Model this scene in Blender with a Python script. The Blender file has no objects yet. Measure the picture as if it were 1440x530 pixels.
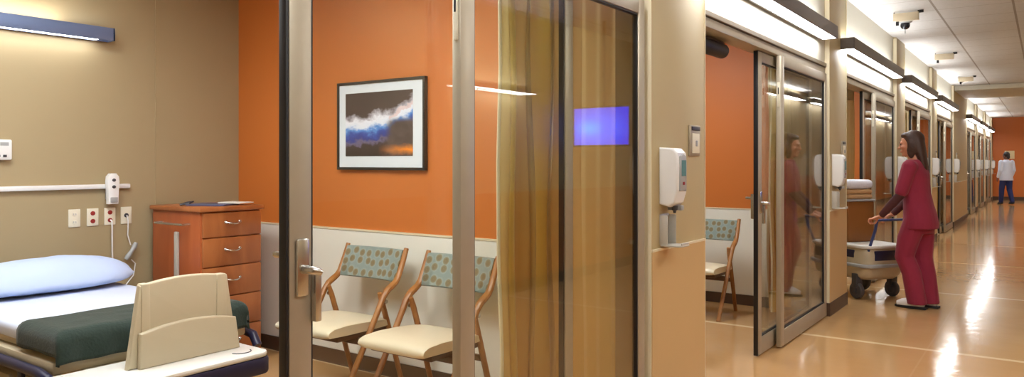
import bpy, bmesh, math, random
from mathutils import Vector, Matrix, noise
random.seed(7)
PI = math.pi
SC = bpy.context.scene
COL = SC.collection

# ------------------------------------------------------------------ materials
def new_mat(name):
    m = bpy.data.materials.new(name)
    m.use_nodes = True
    nt = m.node_tree
    return m, nt, nt.nodes['Principled BSDF']

def S(r, g, b):
    """sRGB 0-255 to linear"""
    def f(v):
        v /= 255.0
        return v / 12.92 if v <= 0.04045 else ((v + 0.055) / 1.055) ** 2.4
    return (f(r), f(g), f(b), 1.0)

def plain(name, col, rough=0.5, metal=0.0, var=0.0, vscale=8.0, bump=0.0, bscale=60.0, spec=0.5, emit=None, estr=0.0, sheen=0.0, coat=0.0):
    m, nt, b = new_mat(name)
    b.inputs['Roughness'].default_value = rough
    b.inputs['Metallic'].default_value = metal
    b.inputs['Specular IOR Level'].default_value = spec
    if coat:
        b.inputs['Coat Weight'].default_value = coat
        b.inputs['Coat Roughness'].default_value = 0.1
    if sheen:
        b.inputs['Sheen Weight'].default_value = sheen
    tc = nt.nodes.new('ShaderNodeTexCoord')
    n = nt.nodes.new('ShaderNodeTexNoise')
    n.inputs['Scale'].default_value = vscale
    n.inputs['Detail'].default_value = 4
    nt.links.new(tc.outputs['Object'], n.inputs['Vector'])
    mr = nt.nodes.new('ShaderNodeMapRange')
    mr.inputs['To Min'].default_value = 1.0 - var
    mr.inputs['To Max'].default_value = 1.0 + var
    nt.links.new(n.outputs['Fac'], mr.inputs['Value'])
    mx = nt.nodes.new('ShaderNodeVectorMath')
    mx.operation = 'SCALE'
    mx.inputs[0].default_value = col[:3]
    nt.links.new(mr.outputs['Result'], mx.inputs['Scale'])
    nt.links.new(mx.outputs['Vector'], b.inputs['Base Color'])
    if bump:
        n2 = nt.nodes.new('ShaderNodeTexNoise')
        n2.inputs['Scale'].default_value = bscale
        nt.links.new(tc.outputs['Object'], n2.inputs['Vector'])
        bp = nt.nodes.new('ShaderNodeBump')
        bp.inputs['Strength'].default_value = bump
        bp.inputs['Distance'].default_value = 0.01
        nt.links.new(n2.outputs['Fac'], bp.inputs['Height'])
        nt.links.new(bp.outputs['Normal'], b.inputs['Normal'])
    if emit:
        b.inputs['Emission Color'].default_value = emit
        b.inputs['Emission Strength'].default_value = estr
    return m

def wood(name, c1, c2, scale=(1, 1, 1), rough=0.35):
    m, nt, b = new_mat(name)
    b.inputs['Roughness'].default_value = rough
    tc = nt.nodes.new('ShaderNodeTexCoord')
    mp = nt.nodes.new('ShaderNodeMapping')
    mp.inputs['Scale'].default_value = scale
    nt.links.new(tc.outputs['Object'], mp.inputs['Vector'])
    n = nt.nodes.new('ShaderNodeTexNoise')
    n.inputs['Scale'].default_value = 6
    n.inputs['Detail'].default_value = 6
    n.inputs['Distortion'].default_value = 0.6
    nt.links.new(mp.outputs['Vector'], n.inputs['Vector'])
    r = nt.nodes.new('ShaderNodeValToRGB')
    r.color_ramp.elements[0].position = 0.35
    r.color_ramp.elements[0].color = c1
    r.color_ramp.elements[1].position = 0.65
    r.color_ramp.elements[1].color = c2
    nt.links.new(n.outputs['Fac'], r.inputs['Fac'])
    nt.links.new(r.outputs['Color'], b.inputs['Base Color'])
    return m

def emitter(name, col, strength):
    m = bpy.data.materials.new(name)
    m.use_nodes = True
    nt = m.node_tree
    nt.nodes.clear()
    o = nt.nodes.new('ShaderNodeOutputMaterial')
    e = nt.nodes.new('ShaderNodeEmission')
    e.inputs['Color'].default_value = col
    e.inputs['Strength'].default_value = strength
    nt.links.new(e.outputs['Emission'], o.inputs['Surface'])
    return m

def glass(name, tint=(0.97, 0.98, 0.96, 1), base=0.035, gain=1.0):
    m = bpy.data.materials.new(name)
    m.use_nodes = True
    nt = m.node_tree
    nt.nodes.clear()
    o = nt.nodes.new('ShaderNodeOutputMaterial')
    t = nt.nodes.new('ShaderNodeBsdfTransparent')
    t.inputs['Color'].default_value = tint
    g = nt.nodes.new('ShaderNodeBsdfGlossy')
    g.inputs['Roughness'].default_value = 0.012
    lw = nt.nodes.new('ShaderNodeLayerWeight')
    lw.inputs['Blend'].default_value = 0.5
    p = nt.nodes.new('ShaderNodeMath'); p.operation = 'POWER'; p.inputs[1].default_value = 4.0
    nt.links.new(lw.outputs['Facing'], p.inputs[0])
    ma = nt.nodes.new('ShaderNodeMath'); ma.operation = 'MULTIPLY_ADD'
    ma.inputs[1].default_value = gain; ma.inputs[2].default_value = base; ma.use_clamp = True
    nt.links.new(p.outputs[0], ma.inputs[0])
    mx = nt.nodes.new('ShaderNodeMixShader')
    nt.links.new(ma.outputs[0], mx.inputs['Fac'])
    nt.links.new(t.outputs[0], mx.inputs[1])
    nt.links.new(g.outputs[0], mx.inputs[2])
    nt.links.new(mx.outputs[0], o.inputs['Surface'])
    return m

def node(nt, t, **kw):
    n = nt.nodes.new(t)
    for k, v in kw.items():
        setattr(n, k, v)
    return n

def math_node(nt, op, a, b=None, clamp=False):
    n = nt.nodes.new('ShaderNodeMath')
    n.operation = op
    n.use_clamp = clamp
    for i, v in enumerate((a, b)):
        if v is None:
            continue
        if isinstance(v, (int, float)):
            n.inputs[i].default_value = v
        else:
            nt.links.new(v, n.inputs[i])
    return n.outputs[0]

def mix_col(nt, fac, c1, c2):
    n = nt.nodes.new('ShaderNodeMix')
    n.data_type = 'RGBA'
    if isinstance(fac, (int, float)):
        n.inputs['Factor'].default_value = fac
    else:
        nt.links.new(fac, n.inputs['Factor'])
    for k, c in (('A', c1), ('B', c2)):
        sock = [s for s in n.inputs if s.name == k and s.type == 'RGBA'][0]
        if isinstance(c, tuple):
            sock.default_value = c
        else:
            nt.links.new(c, sock)
    return [s for s in n.outputs if s.type == 'RGBA'][0]

def stripe(nt, coord, period, offset, width):
    """1 inside a line of given width repeated with the period"""
    a = math_node(nt, 'SUBTRACT', coord, offset - width / 2)
    a = math_node(nt, 'DIVIDE', a, period)
    a = math_node(nt, 'FRACT', a)
    return math_node(nt, 'LESS_THAN', a, width / period)

def floor_mat():
    m, nt, b = new_mat('polished_floor')
    tc = node(nt, 'ShaderNodeTexCoord')
    sp = node(nt, 'ShaderNodeSeparateXYZ')
    nt.links.new(tc.outputs['Object'], sp.inputs[0])
    n = node(nt, 'ShaderNodeTexNoise')
    n.inputs['Scale'].default_value = 2.2
    n.inputs['Detail'].default_value = 5
    nt.links.new(tc.outputs['Object'], n.inputs['Vector'])
    base = mix_col(nt, n.outputs['Fac'], S(184, 142, 92), S(202, 162, 112))
    # broad tiles of slightly different tone along the corridor
    tone = math_node(nt, 'DIVIDE', math_node(nt, 'SUBTRACT', sp.outputs['Y'], 6.34), 2.83)
    tone = math_node(nt, 'FRACT', math_node(nt, 'MULTIPLY', math_node(nt, 'FLOOR', tone), 0.37))
    base = mix_col(nt, math_node(nt, 'MULTIPLY', tone, 0.35), base, S(190, 134, 84))
    line = stripe(nt, sp.outputs['Y'], 2.83, 6.34, 0.055)
    line2 = stripe(nt, sp.outputs['X'], 2.83, -0.72, 0.012)
    base = mix_col(nt, math_node(nt, 'MULTIPLY', line, 0.75), base, S(238, 210, 165))
    base = mix_col(nt, math_node(nt, 'MULTIPLY', line2, 0.12), base, S(228, 196, 150))
    nt.links.new(base, b.inputs['Base Color'])
    n2 = node(nt, 'ShaderNodeTexNoise')
    n2.inputs['Scale'].default_value = 7
    nt.links.new(tc.outputs['Object'], n2.inputs['Vector'])
    mr = node(nt, 'ShaderNodeMapRange')
    mr.inputs['To Min'].default_value = 0.07
    mr.inputs['To Max'].default_value = 0.15
    nt.links.new(n2.outputs['Fac'], mr.inputs['Value'])
    nt.links.new(mr.outputs['Result'], b.inputs['Roughness'])
    b.inputs['Specular IOR Level'].default_value = 0.75
    bp = node(nt, 'ShaderNodeBump')
    bp.inputs['Strength'].default_value = 0.06
    bp.inputs['Distance'].default_value = 0.02
    nt.links.new(n2.outputs['Fac'], bp.inputs['Height'])
    nt.links.new(bp.outputs['Normal'], b.inputs['Normal'])
    return m

def ceiling_mat():
    m, nt, b = new_mat('ceiling_tiles')
    tc = node(nt, 'ShaderNodeTexCoord')
    sp = node(nt, 'ShaderNodeSeparateXYZ')
    nt.links.new(tc.outputs['Object'], sp.inputs[0])
    n = node(nt, 'ShaderNodeTexNoise')
    n.inputs['Scale'].default_value = 30
    n.inputs['Detail'].default_value = 6
    nt.links.new(tc.outputs['Object'], n.inputs['Vector'])
    base = mix_col(nt, n.outputs['Fac'], S(192, 190, 186), S(212, 210, 206))
    l1 = stripe(nt, sp.outputs['X'], 0.69, -0.96, 0.022)
    l2 = stripe(nt, sp.outputs['Y'], 0.64, 0.30, 0.016)
    base = mix_col(nt, math_node(nt, 'MULTIPLY', l2, 0.5), base, S(140, 125, 105))
    base = mix_col(nt, math_node(nt, 'MULTIPLY', l1, 0.7), base, S(120, 104, 84))
    nt.links.new(base, b.inputs['Base Color'])
    b.inputs['Roughness'].default_value = 0.8
    return m

def curtain_mat():
    m, nt, b = new_mat('striped_curtain')
    uv = node(nt, 'ShaderNodeUVMap')
    sp = node(nt, 'ShaderNodeSeparateXYZ')
    nt.links.new(uv.outputs['UV'], sp.inputs[0])
    f = math_node(nt, 'FRACT', math_node(nt, 'MULTIPLY', sp.outputs['X'], 1.6))
    r = node(nt, 'ShaderNodeValToRGB')
    r.color_ramp.interpolation = 'LINEAR'
    els = r.color_ramp.elements
    els[0].position = 0.0; els[0].color = S(226, 208, 150)
    els[1].position = 1.0; els[1].color = S(222, 202, 144)
    for p, c in ((0.18, S(208, 178, 84)), (0.3, S(192, 164, 98)), (0.42, S(224, 212, 166)), (0.55, S(172, 138, 84)), (0.68, S(206, 180, 110)), (0.85, S(186, 158, 104))):
        e = els.new(p); e.color = c
    nt.links.new(f, r.inputs['Fac'])
    # the pattern turns to a deeper gold in the lower half of the cloth
    v = math_node(nt, 'MULTIPLY', math_node(nt, 'SUBTRACT', 0.75, sp.outputs['Y']), 1.6, True)
    gold = mix_col(nt, math_node(nt, 'MULTIPLY', v, 0.6), r.outputs['Color'], S(196, 138, 36))
    nt.links.new(gold, b.inputs['Base Color'])
    b.inputs['Roughness'].default_value = 0.85
    b.inputs['Sheen Weight'].default_value = 0.2
    tr = node(nt, 'ShaderNodeBsdfTranslucent')
    nt.links.new(gold, tr.inputs['Color'])
    mx = node(nt, 'ShaderNodeMixShader')
    mx.inputs[0].default_value = 0.4
    nt.links.new(b.outputs[0], mx.inputs[1]); nt.links.new(tr.outputs[0], mx.inputs[2])
    nt.links.new(mx.outputs[0], nt.nodes['Material Output'].inputs[0])
    return m

def dotted_fabric():
    m, nt, b = new_mat('dotted_upholstery')
    tc = node(nt, 'ShaderNodeTexCoord')
    v = node(nt, 'ShaderNodeTexVoronoi')
    v.inputs['Scale'].default_value = 16
    v.inputs['Randomness'].default_value = 0.45
    v.voronoi_dimensions = '2D'
    sp = node(nt, 'ShaderNodeSeparateXYZ'); cb_ = node(nt, 'ShaderNodeCombineXYZ')
    nt.links.new(tc.outputs['Object'], sp.inputs[0])
    nt.links.new(sp.outputs['X'], cb_.inputs['X']); nt.links.new(sp.outputs['Z'], cb_.inputs['Y'])
    nt.links.new(cb_.outputs[0], v.inputs['Vector'])
    r = node(nt, 'ShaderNodeValToRGB')
    e = r.color_ramp.elements
    e[0].position = 0.0; e[0].color = S(142, 122, 86)
    e[1].position = 0.52; e[1].color = S(134, 148, 142)
    x = e.new(0.12); x.color = S(122, 108, 80)
    x = e.new(0.30); x.color = S(134, 126, 98)
    x = e.new(0.38); x.color = S(146, 158, 150)
    nt.links.new(v.outputs['Distance'], r.inputs['Fac'])
    nt.links.new(r.outputs['Color'], b.inputs['Base Color'])
    b.inputs['Roughness'].default_value = 0.9
    return m

def artwork_mat():
    m, nt, b = new_mat('storm_sky_print')
    uv = node(nt, 'ShaderNodeUVMap')
    sp = node(nt, 'ShaderNodeSeparateXYZ')
    nt.links.new(uv.outputs['UV'], sp.inputs[0])
    U, V = sp.outputs['X'], sp.outputs['Y']
    n = node(nt, 'ShaderNodeTexNoise')
    n.inputs['Scale'].default_value = 5
    n.inputs['Detail'].default_value = 8
    n.inputs['Roughness'].default_value = 0.62
    nt.links.new(uv.outputs['UV'], n.inputs['Vector'])
    nz = math_node(nt, 'SUBTRACT', n.outputs['Fac'], 0.5)
    # left-hand side: sky, cloud band, blue range, dark land
    vl = math_node(nt, 'ADD', V, math_node(nt, 'MULTIPLY', nz, 0.42))
    vl = math_node(nt, 'SUBTRACT', vl, math_node(nt, 'MULTIPLY', math_node(nt, 'POWER', U, 3.0), 0.26))
    r = node(nt, 'ShaderNodeValToRGB')
    els = r.color_ramp.elements
    els[0].position = 0.0; els[0].color = S(52, 42, 40)
    els[1].position = 1.0; els[1].color = S(66, 52, 50)
    for p, c in ((0.15, S(60, 48, 50)), (0.2, S(110, 100, 130)), (0.25, S(46, 60, 140)), (0.34, S(52, 82, 170)), (0.4, S(92, 150, 222)),
                 (0.46, S(226, 234, 248)), (0.54, S(238, 240, 250)), (0.6, S(170, 165, 175)), (0.66, S(72, 56, 54))):
        e = els.new(p); e.color = c
    nt.links.new(vl, r.inputs['Fac'])
    # dark mass with a rising plume on the right
    dark = mix_col(nt, n.outputs['Fac'], S(40, 34, 36), S(110, 92, 88))
    fr = math_node(nt, 'ADD', U, math_node(nt, 'MULTIPLY', nz, 0.35))
    fr = math_node(nt, 'SUBTRACT', fr, math_node(nt, 'MULTIPLY', V, 0.12))
    mr = node(nt, 'ShaderNodeMapRange'); mr.interpolation_type = 'SMOOTHSTEP'
    mr.inputs['From Min'].default_value = 0.52; mr.inputs['From Max'].default_value = 0.68
    nt.links.new(fr, mr.inputs['Value'])
    low = node(nt, 'ShaderNodeMapRange'); low.interpolation_type = 'SMOOTHSTEP'
    low.inputs['From Min'].default_value = 0.62; low.inputs['From Max'].default_value = 0.5
    nt.links.new(V, low.inputs['Value'])
    c = mix_col(nt, math_node(nt, 'MULTIPLY', mr.outputs[0], low.outputs[0]), r.outputs['Color'], dark)
    # pale plume tip
    d = math_node(nt, 'ABSOLUTE', math_node(nt, 'SUBTRACT', math_node(nt, 'ADD', V, math_node(nt, 'MULTIPLY', nz, 0.3)), math_node(nt, 'MULTIPLY_ADD', U, 0.5)))
    pl = math_node(nt, 'MULTIPLY', math_node(nt, 'LESS_THAN', math_node(nt, 'ABSOLUTE', math_node(nt, 'SUBTRACT', math_node(nt, 'ADD', V, math_node(nt, 'MULTIPLY', nz, 0.35)), math_node(nt, 'ADD', math_node(nt, 'MULTIPLY', U, 0.6), 0.2))), 0.035), math_node(nt, 'GREATER_THAN', U, 0.66))
    c = mix_col(nt, math_node(nt, 'MULTIPLY', pl, 0.75), c, S(222, 196, 196))
    # fire glow low on the right
    g = math_node(nt, 'SUBTRACT', 1.0, math_node(nt, 'MULTIPLY', math_node(nt, 'ABSOLUTE', math_node(nt, 'SUBTRACT', math_node(nt, 'ADD', V, math_node(nt, 'MULTIPLY', nz, 0.18)), 0.1)), 11.0), True)
    gu = math_node(nt, 'MULTIPLY', math_node(nt, 'SUBTRACT', U, 0.5), 2.2, True)
    g = math_node(nt, 'MULTIPLY', g, gu, True)
    c = mix_col(nt, g, c, S(255, 150, 40))
    nt.links.new(c, b.inputs['Base Color'])
    b.inputs['Roughness'].default_value = 0.35
    return m

def screen_mat():
    m = bpy.data.materials.new('blue_screen')
    m.use_nodes = True
    nt = m.node_tree
    nt.nodes.clear()
    o = node(nt, 'ShaderNodeOutputMaterial')
    e = node(nt, 'ShaderNodeEmission')
    uv = node(nt, 'ShaderNodeUVMap')
    vm = node(nt, 'ShaderNodeVectorMath', operation='DISTANCE')
    vm.inputs[1].default_value = (0.72, 0.45, 0)
    nt.links.new(uv.outputs['UV'], vm.inputs[0])
    r = node(nt, 'ShaderNodeValToRGB')
    els = r.color_ramp.elements
    els[0].position = 0.0; els[0].color = S(40, 150, 255)
    els[1].position = 0.75; els[1].color = S(8, 20, 180)
    x = els.new(0.28); x.color = S(14, 80, 240)
    nt.links.new(vm.outputs['Value'], r.inputs['Fac'])
    nt.links.new(r.outputs['Color'], e.inputs['Color'])
    e.inputs['Strength'].default_value = 6.0
    nt.links.new(e.outputs[0], o.inputs[0])
    return m

M = dict(
    tan=plain('tan_wall_paint', S(168, 150, 114), 0.6, var=0.03, vscale=3, bump=0.05, bscale=300),
    column=plain('column_paint', S(188, 170, 128), 0.5, var=0.03, vscale=3, bump=0.05, bscale=250),
    wainscot=plain('wall_protection_panel', S(206, 172, 120), 0.45, var=0.03, vscale=3),
    cream=plain('pale_cream_trim', S(228, 216, 184), 0.45, var=0.02),
    upper=plain('cream_upper_wall', S(208, 204, 188), 0.6, var=0.02, vscale=3),
    orange=plain('orange_wall_paint', S(204, 116, 48), 0.5, var=0.05, vscale=1.5, bump=0.04, bscale=250),
    endorange=plain('burnt_orange_paint', S(198, 108, 42), 0.5, var=0.05, vscale=1.5),
    white_panel=plain('white_wainscot', S(242, 240, 228), 0.35, var=0.02),
    brownbase=plain('brown_rubber_base', S(84, 62, 46), 0.5, var=0.05),
    floor=floor_mat(), ceil=ceiling_mat(),
    rceil=plain('room_ceiling_paint', S(214, 208, 194), 0.8, var=0.02),
    alu=plain('brushed_aluminium', S(176, 165, 144), 0.42, 0.4, var=0.05, vscale=20),
    alu_dark=plain('bronze_aluminium', S(132, 116, 92), 0.4, 0.5, var=0.05),
    chrome=plain('satin_chrome', S(200, 198, 192), 0.25, 0.95, var=0.02),
    black=plain('black_rubber', S(24, 23, 26), 0.5, var=0.05),
    glass=glass('door_glass'),
    fixgrey=plain('fixture_grey_metal', S(116, 112, 110), 0.45, 0.3, var=0.03),
    fixblue=plain('fixture_silver_blue', S(112, 130, 168), 0.45, 0.3, var=0.03),
    lamp_down=emitter('lamp_lens_down', (0.97, 0.98, 1.0, 1), 14.0),
    lamp_up=emitter('lamp_lens_up', (0.97, 0.98, 1.0, 1), 11.0),
    bedlamp_down=emitter('bed_lamp_lens_down', (0.95, 0.98, 1.0, 1), 9.0),
    bedlamp_up=emitter('bed_lamp_lens_up', (1.0, 0.99, 0.96, 1), 15.0),
    fill_panel=emitter('fill_panel_lens', (0.95, 0.98, 1.0, 1), 16.0),
    white_plastic=plain('white_plastic', S(232, 232, 230), 0.3, var=0.01),
    grey_plastic=plain('grey_plastic', S(166, 168, 168), 0.35, var=0.03),
    dark_grey=plain('dark_grey_plastic', S(64, 64, 68), 0.4, var=0.03),
    cover_plate=plain('ivory_cover_plate', S(232, 226, 204), 0.35, var=0.01),
    red=plain('red_socket', S(150, 40, 34), 0.4),
    steel_plate=plain('steel_plate', S(196, 192, 182), 0.4, 0.25, var=0.04),
    teal_label=plain('teal_label', S(90, 140, 140), 0.5),
    linen=plain('white_linen', S(204, 213, 232), 0.85, var=0.02, vscale=12, bump=0.15, bscale=14),
    pillow=plain('pale_blue_pillowcase', S(186, 203, 236), 0.85, var=0.04, vscale=9, bump=0.5, bscale=7),
    mattress=plain('beige_mattress_side', S(186, 170, 140), 0.7, var=0.03),
    blanket=plain('dark_green_blanket', S(34, 50, 42), 0.95, var=0.18, vscale=60, bump=0.25, bscale=90, sheen=0.15),
    bedplastic=plain('beige_bed_plastic', S(196, 184, 156), 0.4, var=0.02),
    bedwhite=plain('white_bed_plastic', S(224, 222, 214), 0.35, var=0.02),
    navy=plain('navy_bumper', S(34, 34, 62), 0.4, var=0.04),
    cherry=wood('cherry_laminate', S(154, 88, 44), S(178, 108, 58), (1.2, 1.2, 0.25)),
    cherry_side=wood('cherry_laminate_side', S(160, 80, 40), S(178, 94, 50), (1.2, 1.2, 0.25)),
    oak=wood('honey_oak', S(146, 92, 44), S(178, 122, 64), (2, 2, 0.6)),
    rail=plain('dark_wood_rail', S(86, 58, 40), 0.4, var=0.1),
    vinyl=plain('cream_vinyl', S(226, 214, 184), 0.33, var=0.02),
    dots=dotted_fabric(), curtain=curtain_mat(), art=artwork_mat(), screen=screen_mat(),
    mesh_cloth=plain('pale_curtain_mesh', S(226, 214, 180), 0.9, var=0.04),
    mat=plain('white_mat_board', S(226, 234, 240), 0.6, var=0.01),
    blackframe=plain('black_picture_frame', S(36, 32, 30), 0.35, var=0.05),
    paper=plain('white_paper', S(230, 228, 220), 0.7),
    bluepaper=plain('slate_magazine_cover', S(84, 88, 118), 0.4, var=0.2, vscale=30),
    maroon=plain('maroon_scrubs', S(138, 30, 56), 0.85, var=0.1, vscale=5, bump=0.25, bscale=18, sheen=0.1),
    forearm_brown=plain('dark_brown_forearm', S(78, 40, 42), 0.85, var=0.1, bump=0.2, bscale=20),
    skin=plain('skin', S(206, 142, 110), 0.5, var=0.05),
    skin_dark=plain('tanned_skin', S(120, 76, 58), 0.5, var=0.05),
    hair=plain('brown_hair', S(62, 38, 28), 0.5, var=0.25, vscale=40, bump=0.3, bscale=60),
    blackhair=plain('black_hair', S(36, 26, 24), 0.5, var=0.2, vscale=40),
    eye=plain('dark_eye', S(30, 22, 20), 0.2),
    lips=plain('lips', S(170, 84, 76), 0.5),
    shoe=plain('white_shoe', S(228, 224, 220), 0.5),
    sole=plain('black_sole', S(30, 28, 30), 0.6),
    coat=plain('white_coat', S(214, 222, 240), 0.8, var=0.04, bump=0.2, bscale=14),
    jeans=plain('blue_trousers', S(40, 52, 104), 0.85, var=0.1, bump=0.2, bscale=16),
    cartcream=plain('cream_cart_shell', S(196, 182, 152), 0.35, var=0.03),
    cartbrown=plain('brown_cart_panel', S(150, 96, 44), 0.45, var=0.12, vscale=5),
    blue=plain('blue_grip', S(56, 72, 128), 0.45),
    greywheel=plain('grey_tyre', S(74, 70, 70), 0.6, var=0.1),
    towel_white=plain('white_towel', S(228, 230, 238), 0.95, var=0.03, bump=0.4, bscale=60),
    towel_tan=plain('tan_towel', S(196, 158, 112), 0.95, var=0.05, bump=0.4, bscale=60),
    lens=plain('dark_dome', S(30, 30, 36), 0.12),
    ceilbox=plain('beige_ceiling_box', S(206, 192, 164), 0.5, var=0.02),
    sign=plain('pale_sign', S(226, 206, 160), 0.5),
    counter=wood('counter_wood', S(150, 88, 40), S(176, 108, 52), (1, 0.3, 1)),
)

# ------------------------------------------------------------------ mesh helpers
class MB:
    def __init__(self):
        self.v, self.f, self.m, self.uv = [], [], [], None
        self.cur = 0

    def mat(self, i):
        self.cur = i
        return self

    def add(self, verts, faces):
        b = len(self.v)
        self.v += [tuple(p) for p in verts]
        self.f += [tuple(b + i for i in f) for f in faces]
        self.m += [self.cur] * len(faces)
        return self

    def frombm(self, bm, mtx=None):
        bm.verts.index_update()
        vs = [(mtx @ v.co) if mtx else v.co.copy() for v in bm.verts]
        fs = [[v.index for v in f.verts] for f in bm.faces]
        bm.free()
        return self.add(vs, fs)

    def box(self, x0, x1, y0, y1, z0, z1, bev=0.0, seg=2, mtx=None):
        bm = bmesh.new()
        bmesh.ops.create_cube(bm, size=1.0)
        for v in bm.verts:
            v.co = Vector(((x0 + x1) / 2 + v.co.x * (x1 - x0), (y0 + y1) / 2 + v.co.y * (y1 - y0), (z0 + z1) / 2 + v.co.z * (z1 - z0)))
        if bev:
            bmesh.ops.bevel(bm, geom=bm.edges[:], offset=bev, segments=seg, profile=0.5, affect='EDGES')
        bmesh.ops.recalc_face_normals(bm, faces=bm.faces[:])
        return self.frombm(bm, mtx)

    def prism(self, poly, axis, d0, d1, bev=0.0, seg=2):
        """poly of 2D points; axis 'x': (y,z), 'y': (x,z), 'z': (x,y)"""
        def P(p, d):
            return {'x': (d, p[0], p[1]), 'y': (p[0], d, p[1]), 'z': (p[0], p[1], d)}[axis]
        bm = bmesh.new()
        a = [bm.verts.new(P(p, d0)) for p in poly]
        c = [bm.verts.new(P(p, d1)) for p in poly]
        n = len(poly)
        bm.faces.new(a)
        bm.faces.new(list(reversed(c)))
        for i in range(n):
            bm.faces.new((a[i], a[(i + 1) % n], c[(i + 1) % n], c[i]))
        bmesh.ops.recalc_face_normals(bm, faces=bm.faces[:])
        if bev:
            ed = [e for e in bm.edges if any(len(f.verts) == n for f in e.link_faces)]
            bmesh.ops.bevel(bm, geom=ed, offset=bev, segments=seg, profile=0.5, affect='EDGES')
        return self.frombm(bm)

    def tube(self, pts, r, seg=10, flat=1.0, ref=None, caps=True):
        pts = [Vector(p) for p in pts]
        rs = r if isinstance(r, (list, tuple)) else [r] * len(pts)
        rings, prev = [], None
        for i, p in enumerate(pts):
            t = (pts[min(i + 1, len(pts) - 1)] - pts[max(i - 1, 0)]).normalized()
            if ref is not None:
                u = Vector(ref)
            elif prev is not None:
                u = prev
            else:
                u = Vector((0, 0, 1)) if abs(t.z) < 0.9 else Vector((1, 0, 0))
            u = (u - t * u.dot(t)).normalized()
            prev = u
            w = t.cross(u)
            rings.append([p + u * (math.cos(2 * PI * k / seg) * rs[i]) + w * (math.sin(2 * PI * k / seg) * rs[i] * flat) for k in range(seg)])
        return self.loft(rings, caps)

    def loft(self, rings, caps=True):
        n = len(rings[0])
        vs = [p for r in rings for p in r]
        fs = []
        for i in range(len(rings) - 1):
            for k in range(n):
                fs.append((i * n + k, i * n + (k + 1) % n, (i + 1) * n + (k + 1) % n, (i + 1) * n + k))
        if caps:
            fs.append(tuple(reversed(range(n))))
            fs.append(tuple((len(rings) - 1) * n + k for k in range(n)))
        return self.add(vs, fs)

    def lathe(self, prof, c, axis='z', seg=24):
        """prof: (radius, height) pairs about an axis through c"""
        rings = []
        for r, h in prof:
            ring = []
            for k in range(seg):
                a = 2 * PI * k / seg
                p = {'z': (math.cos(a) * r, math.sin(a) * r, h), 'x': (h, math.cos(a) * r, math.sin(a) * r), 'y': (math.sin(a) * r, h, math.cos(a) * r)}[axis]
                ring.append((c[0] + p[0], c[1] + p[1], c[2] + p[2]))
            rings.append(ring)
        return self.loft(rings)

    def ell(self, c, r, u=16, v=10, mtx=None):
        bm = bmesh.new()
        bmesh.ops.create_uvsphere(bm, u_segments=u, v_segments=v, radius=1.0)
        for w in bm.verts:
            w.co = Vector((c[0] + w.co.x * r[0], c[1] + w.co.y * r[1], c[2] + w.co.z * r[2]))
        return self.frombm(bm, mtx)

    def ering(self, c, rx, ry, n=20, yaw=0.0, sq=2.0):
        out = []
        for k in range(n):
            a = 2 * PI * k / n
            ca, sa = math.cos(a), math.sin(a)
            x = math.copysign(abs(ca) ** (2 / sq), ca) * rx
            y = math.copysign(abs(sa) ** (2 / sq), sa) * ry
            out.append((c[0] + x * math.cos(yaw) - y * math.sin(yaw), c[1] + x * math.sin(yaw) + y * math.cos(yaw), c[2]))
        return out

    def build(self, name, mats, parent=None, smooth=True, angle=35, loc=None):
        me = bpy.data.meshes.new(name)
        me.from_pydata(self.v, [], self.f)
        mats = mats if isinstance(mats, (list, tuple)) else [mats]
        for m in mats:
            me.materials.append(m)
        me.polygons.foreach_set('material_index', [min(i, len(mats) - 1) for i in self.m])
        bm = bmesh.new(); bm.from_mesh(me)
        bmesh.ops.recalc_face_normals(bm, faces=bm.faces[:])
        bm.to_mesh(me); bm.free()
        if smooth:
            me.polygons.foreach_set('use_smooth', [True] * len(me.polygons))
            me.set_sharp_from_angle(angle=math.radians(angle))
        me.update()
        o = bpy.data.objects.new(name, me)
        COL.objects.link(o)
        if parent is not None:
            o.parent = parent
        if loc is not None:
            o.location = loc
        return o

def remeshed(name, mb, mat, parent=None, voxel=0.008, smooth_it=4, fac=0.5):
    """fuse the overlapping shapes of mb into one continuous surface"""
    o = mb.build(name, mat, None, smooth=False)
    md = o.modifiers.new('r', 'REMESH')
    md.mode = 'VOXEL'; md.voxel_size = voxel
    sm = o.modifiers.new('s', 'SMOOTH')
    sm.iterations = smooth_it; sm.factor = fac
    dg = bpy.context.evaluated_depsgraph_get()
    me = bpy.data.meshes.new_from_object(o.evaluated_get(dg))
    o.modifiers.clear()
    old = o.data
    o.data = me
    bpy.data.meshes.remove(old)
    me.name = name
    if not me.materials:
        me.materials.append(mat)
    me.polygons.foreach_set('use_smooth', [True] * len(me.polygons))
    if parent is not None:
        o.parent = parent
    return o

def uvplane(name, p0, pu, pv, mat, parent=None):
    """flat quad p0, p0+pu, p0+pu+pv, p0+pv with a 0..1 UV map"""
    p0, pu, pv = Vector(p0), Vector(pu), Vector(pv)
    me = bpy.data.meshes.new(name)
    me.from_pydata([p0, p0 + pu, p0 + pu + pv, p0 + pv], [], [(0, 1, 2, 3)])
    l = me.uv_layers.new(name='UVMap')
    for i, c in enumerate(((0, 0), (1, 0), (1, 1), (0, 1))):
        l.data[i].uv = c
    me.materials.append(mat)
    o = bpy.data.objects.new(name, me)
    COL.objects.link(o)
    if parent is not None:
        o.parent = parent
    return o

def tag(o, label=None, cat=None, group=None, kind=None):
    if label: o['label'] = label
    if cat: o['category'] = cat
    if group: o['group'] = group
    if kind: o['kind'] = kind
    return o

def empty(name, loc=(0, 0, 0), rz=0.0):
    o = bpy.data.objects.new(name, None)
    o.empty_display_size = 0.1
    o.location = loc
    o.rotation_euler = (0, 0, rz)
    COL.objects.link(o)
    return o

def thing(name, label, cat, loc=(0, 0, 0), rz=0.0, group=None):
    return tag(empty(name, loc, rz), label, cat, group)

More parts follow.
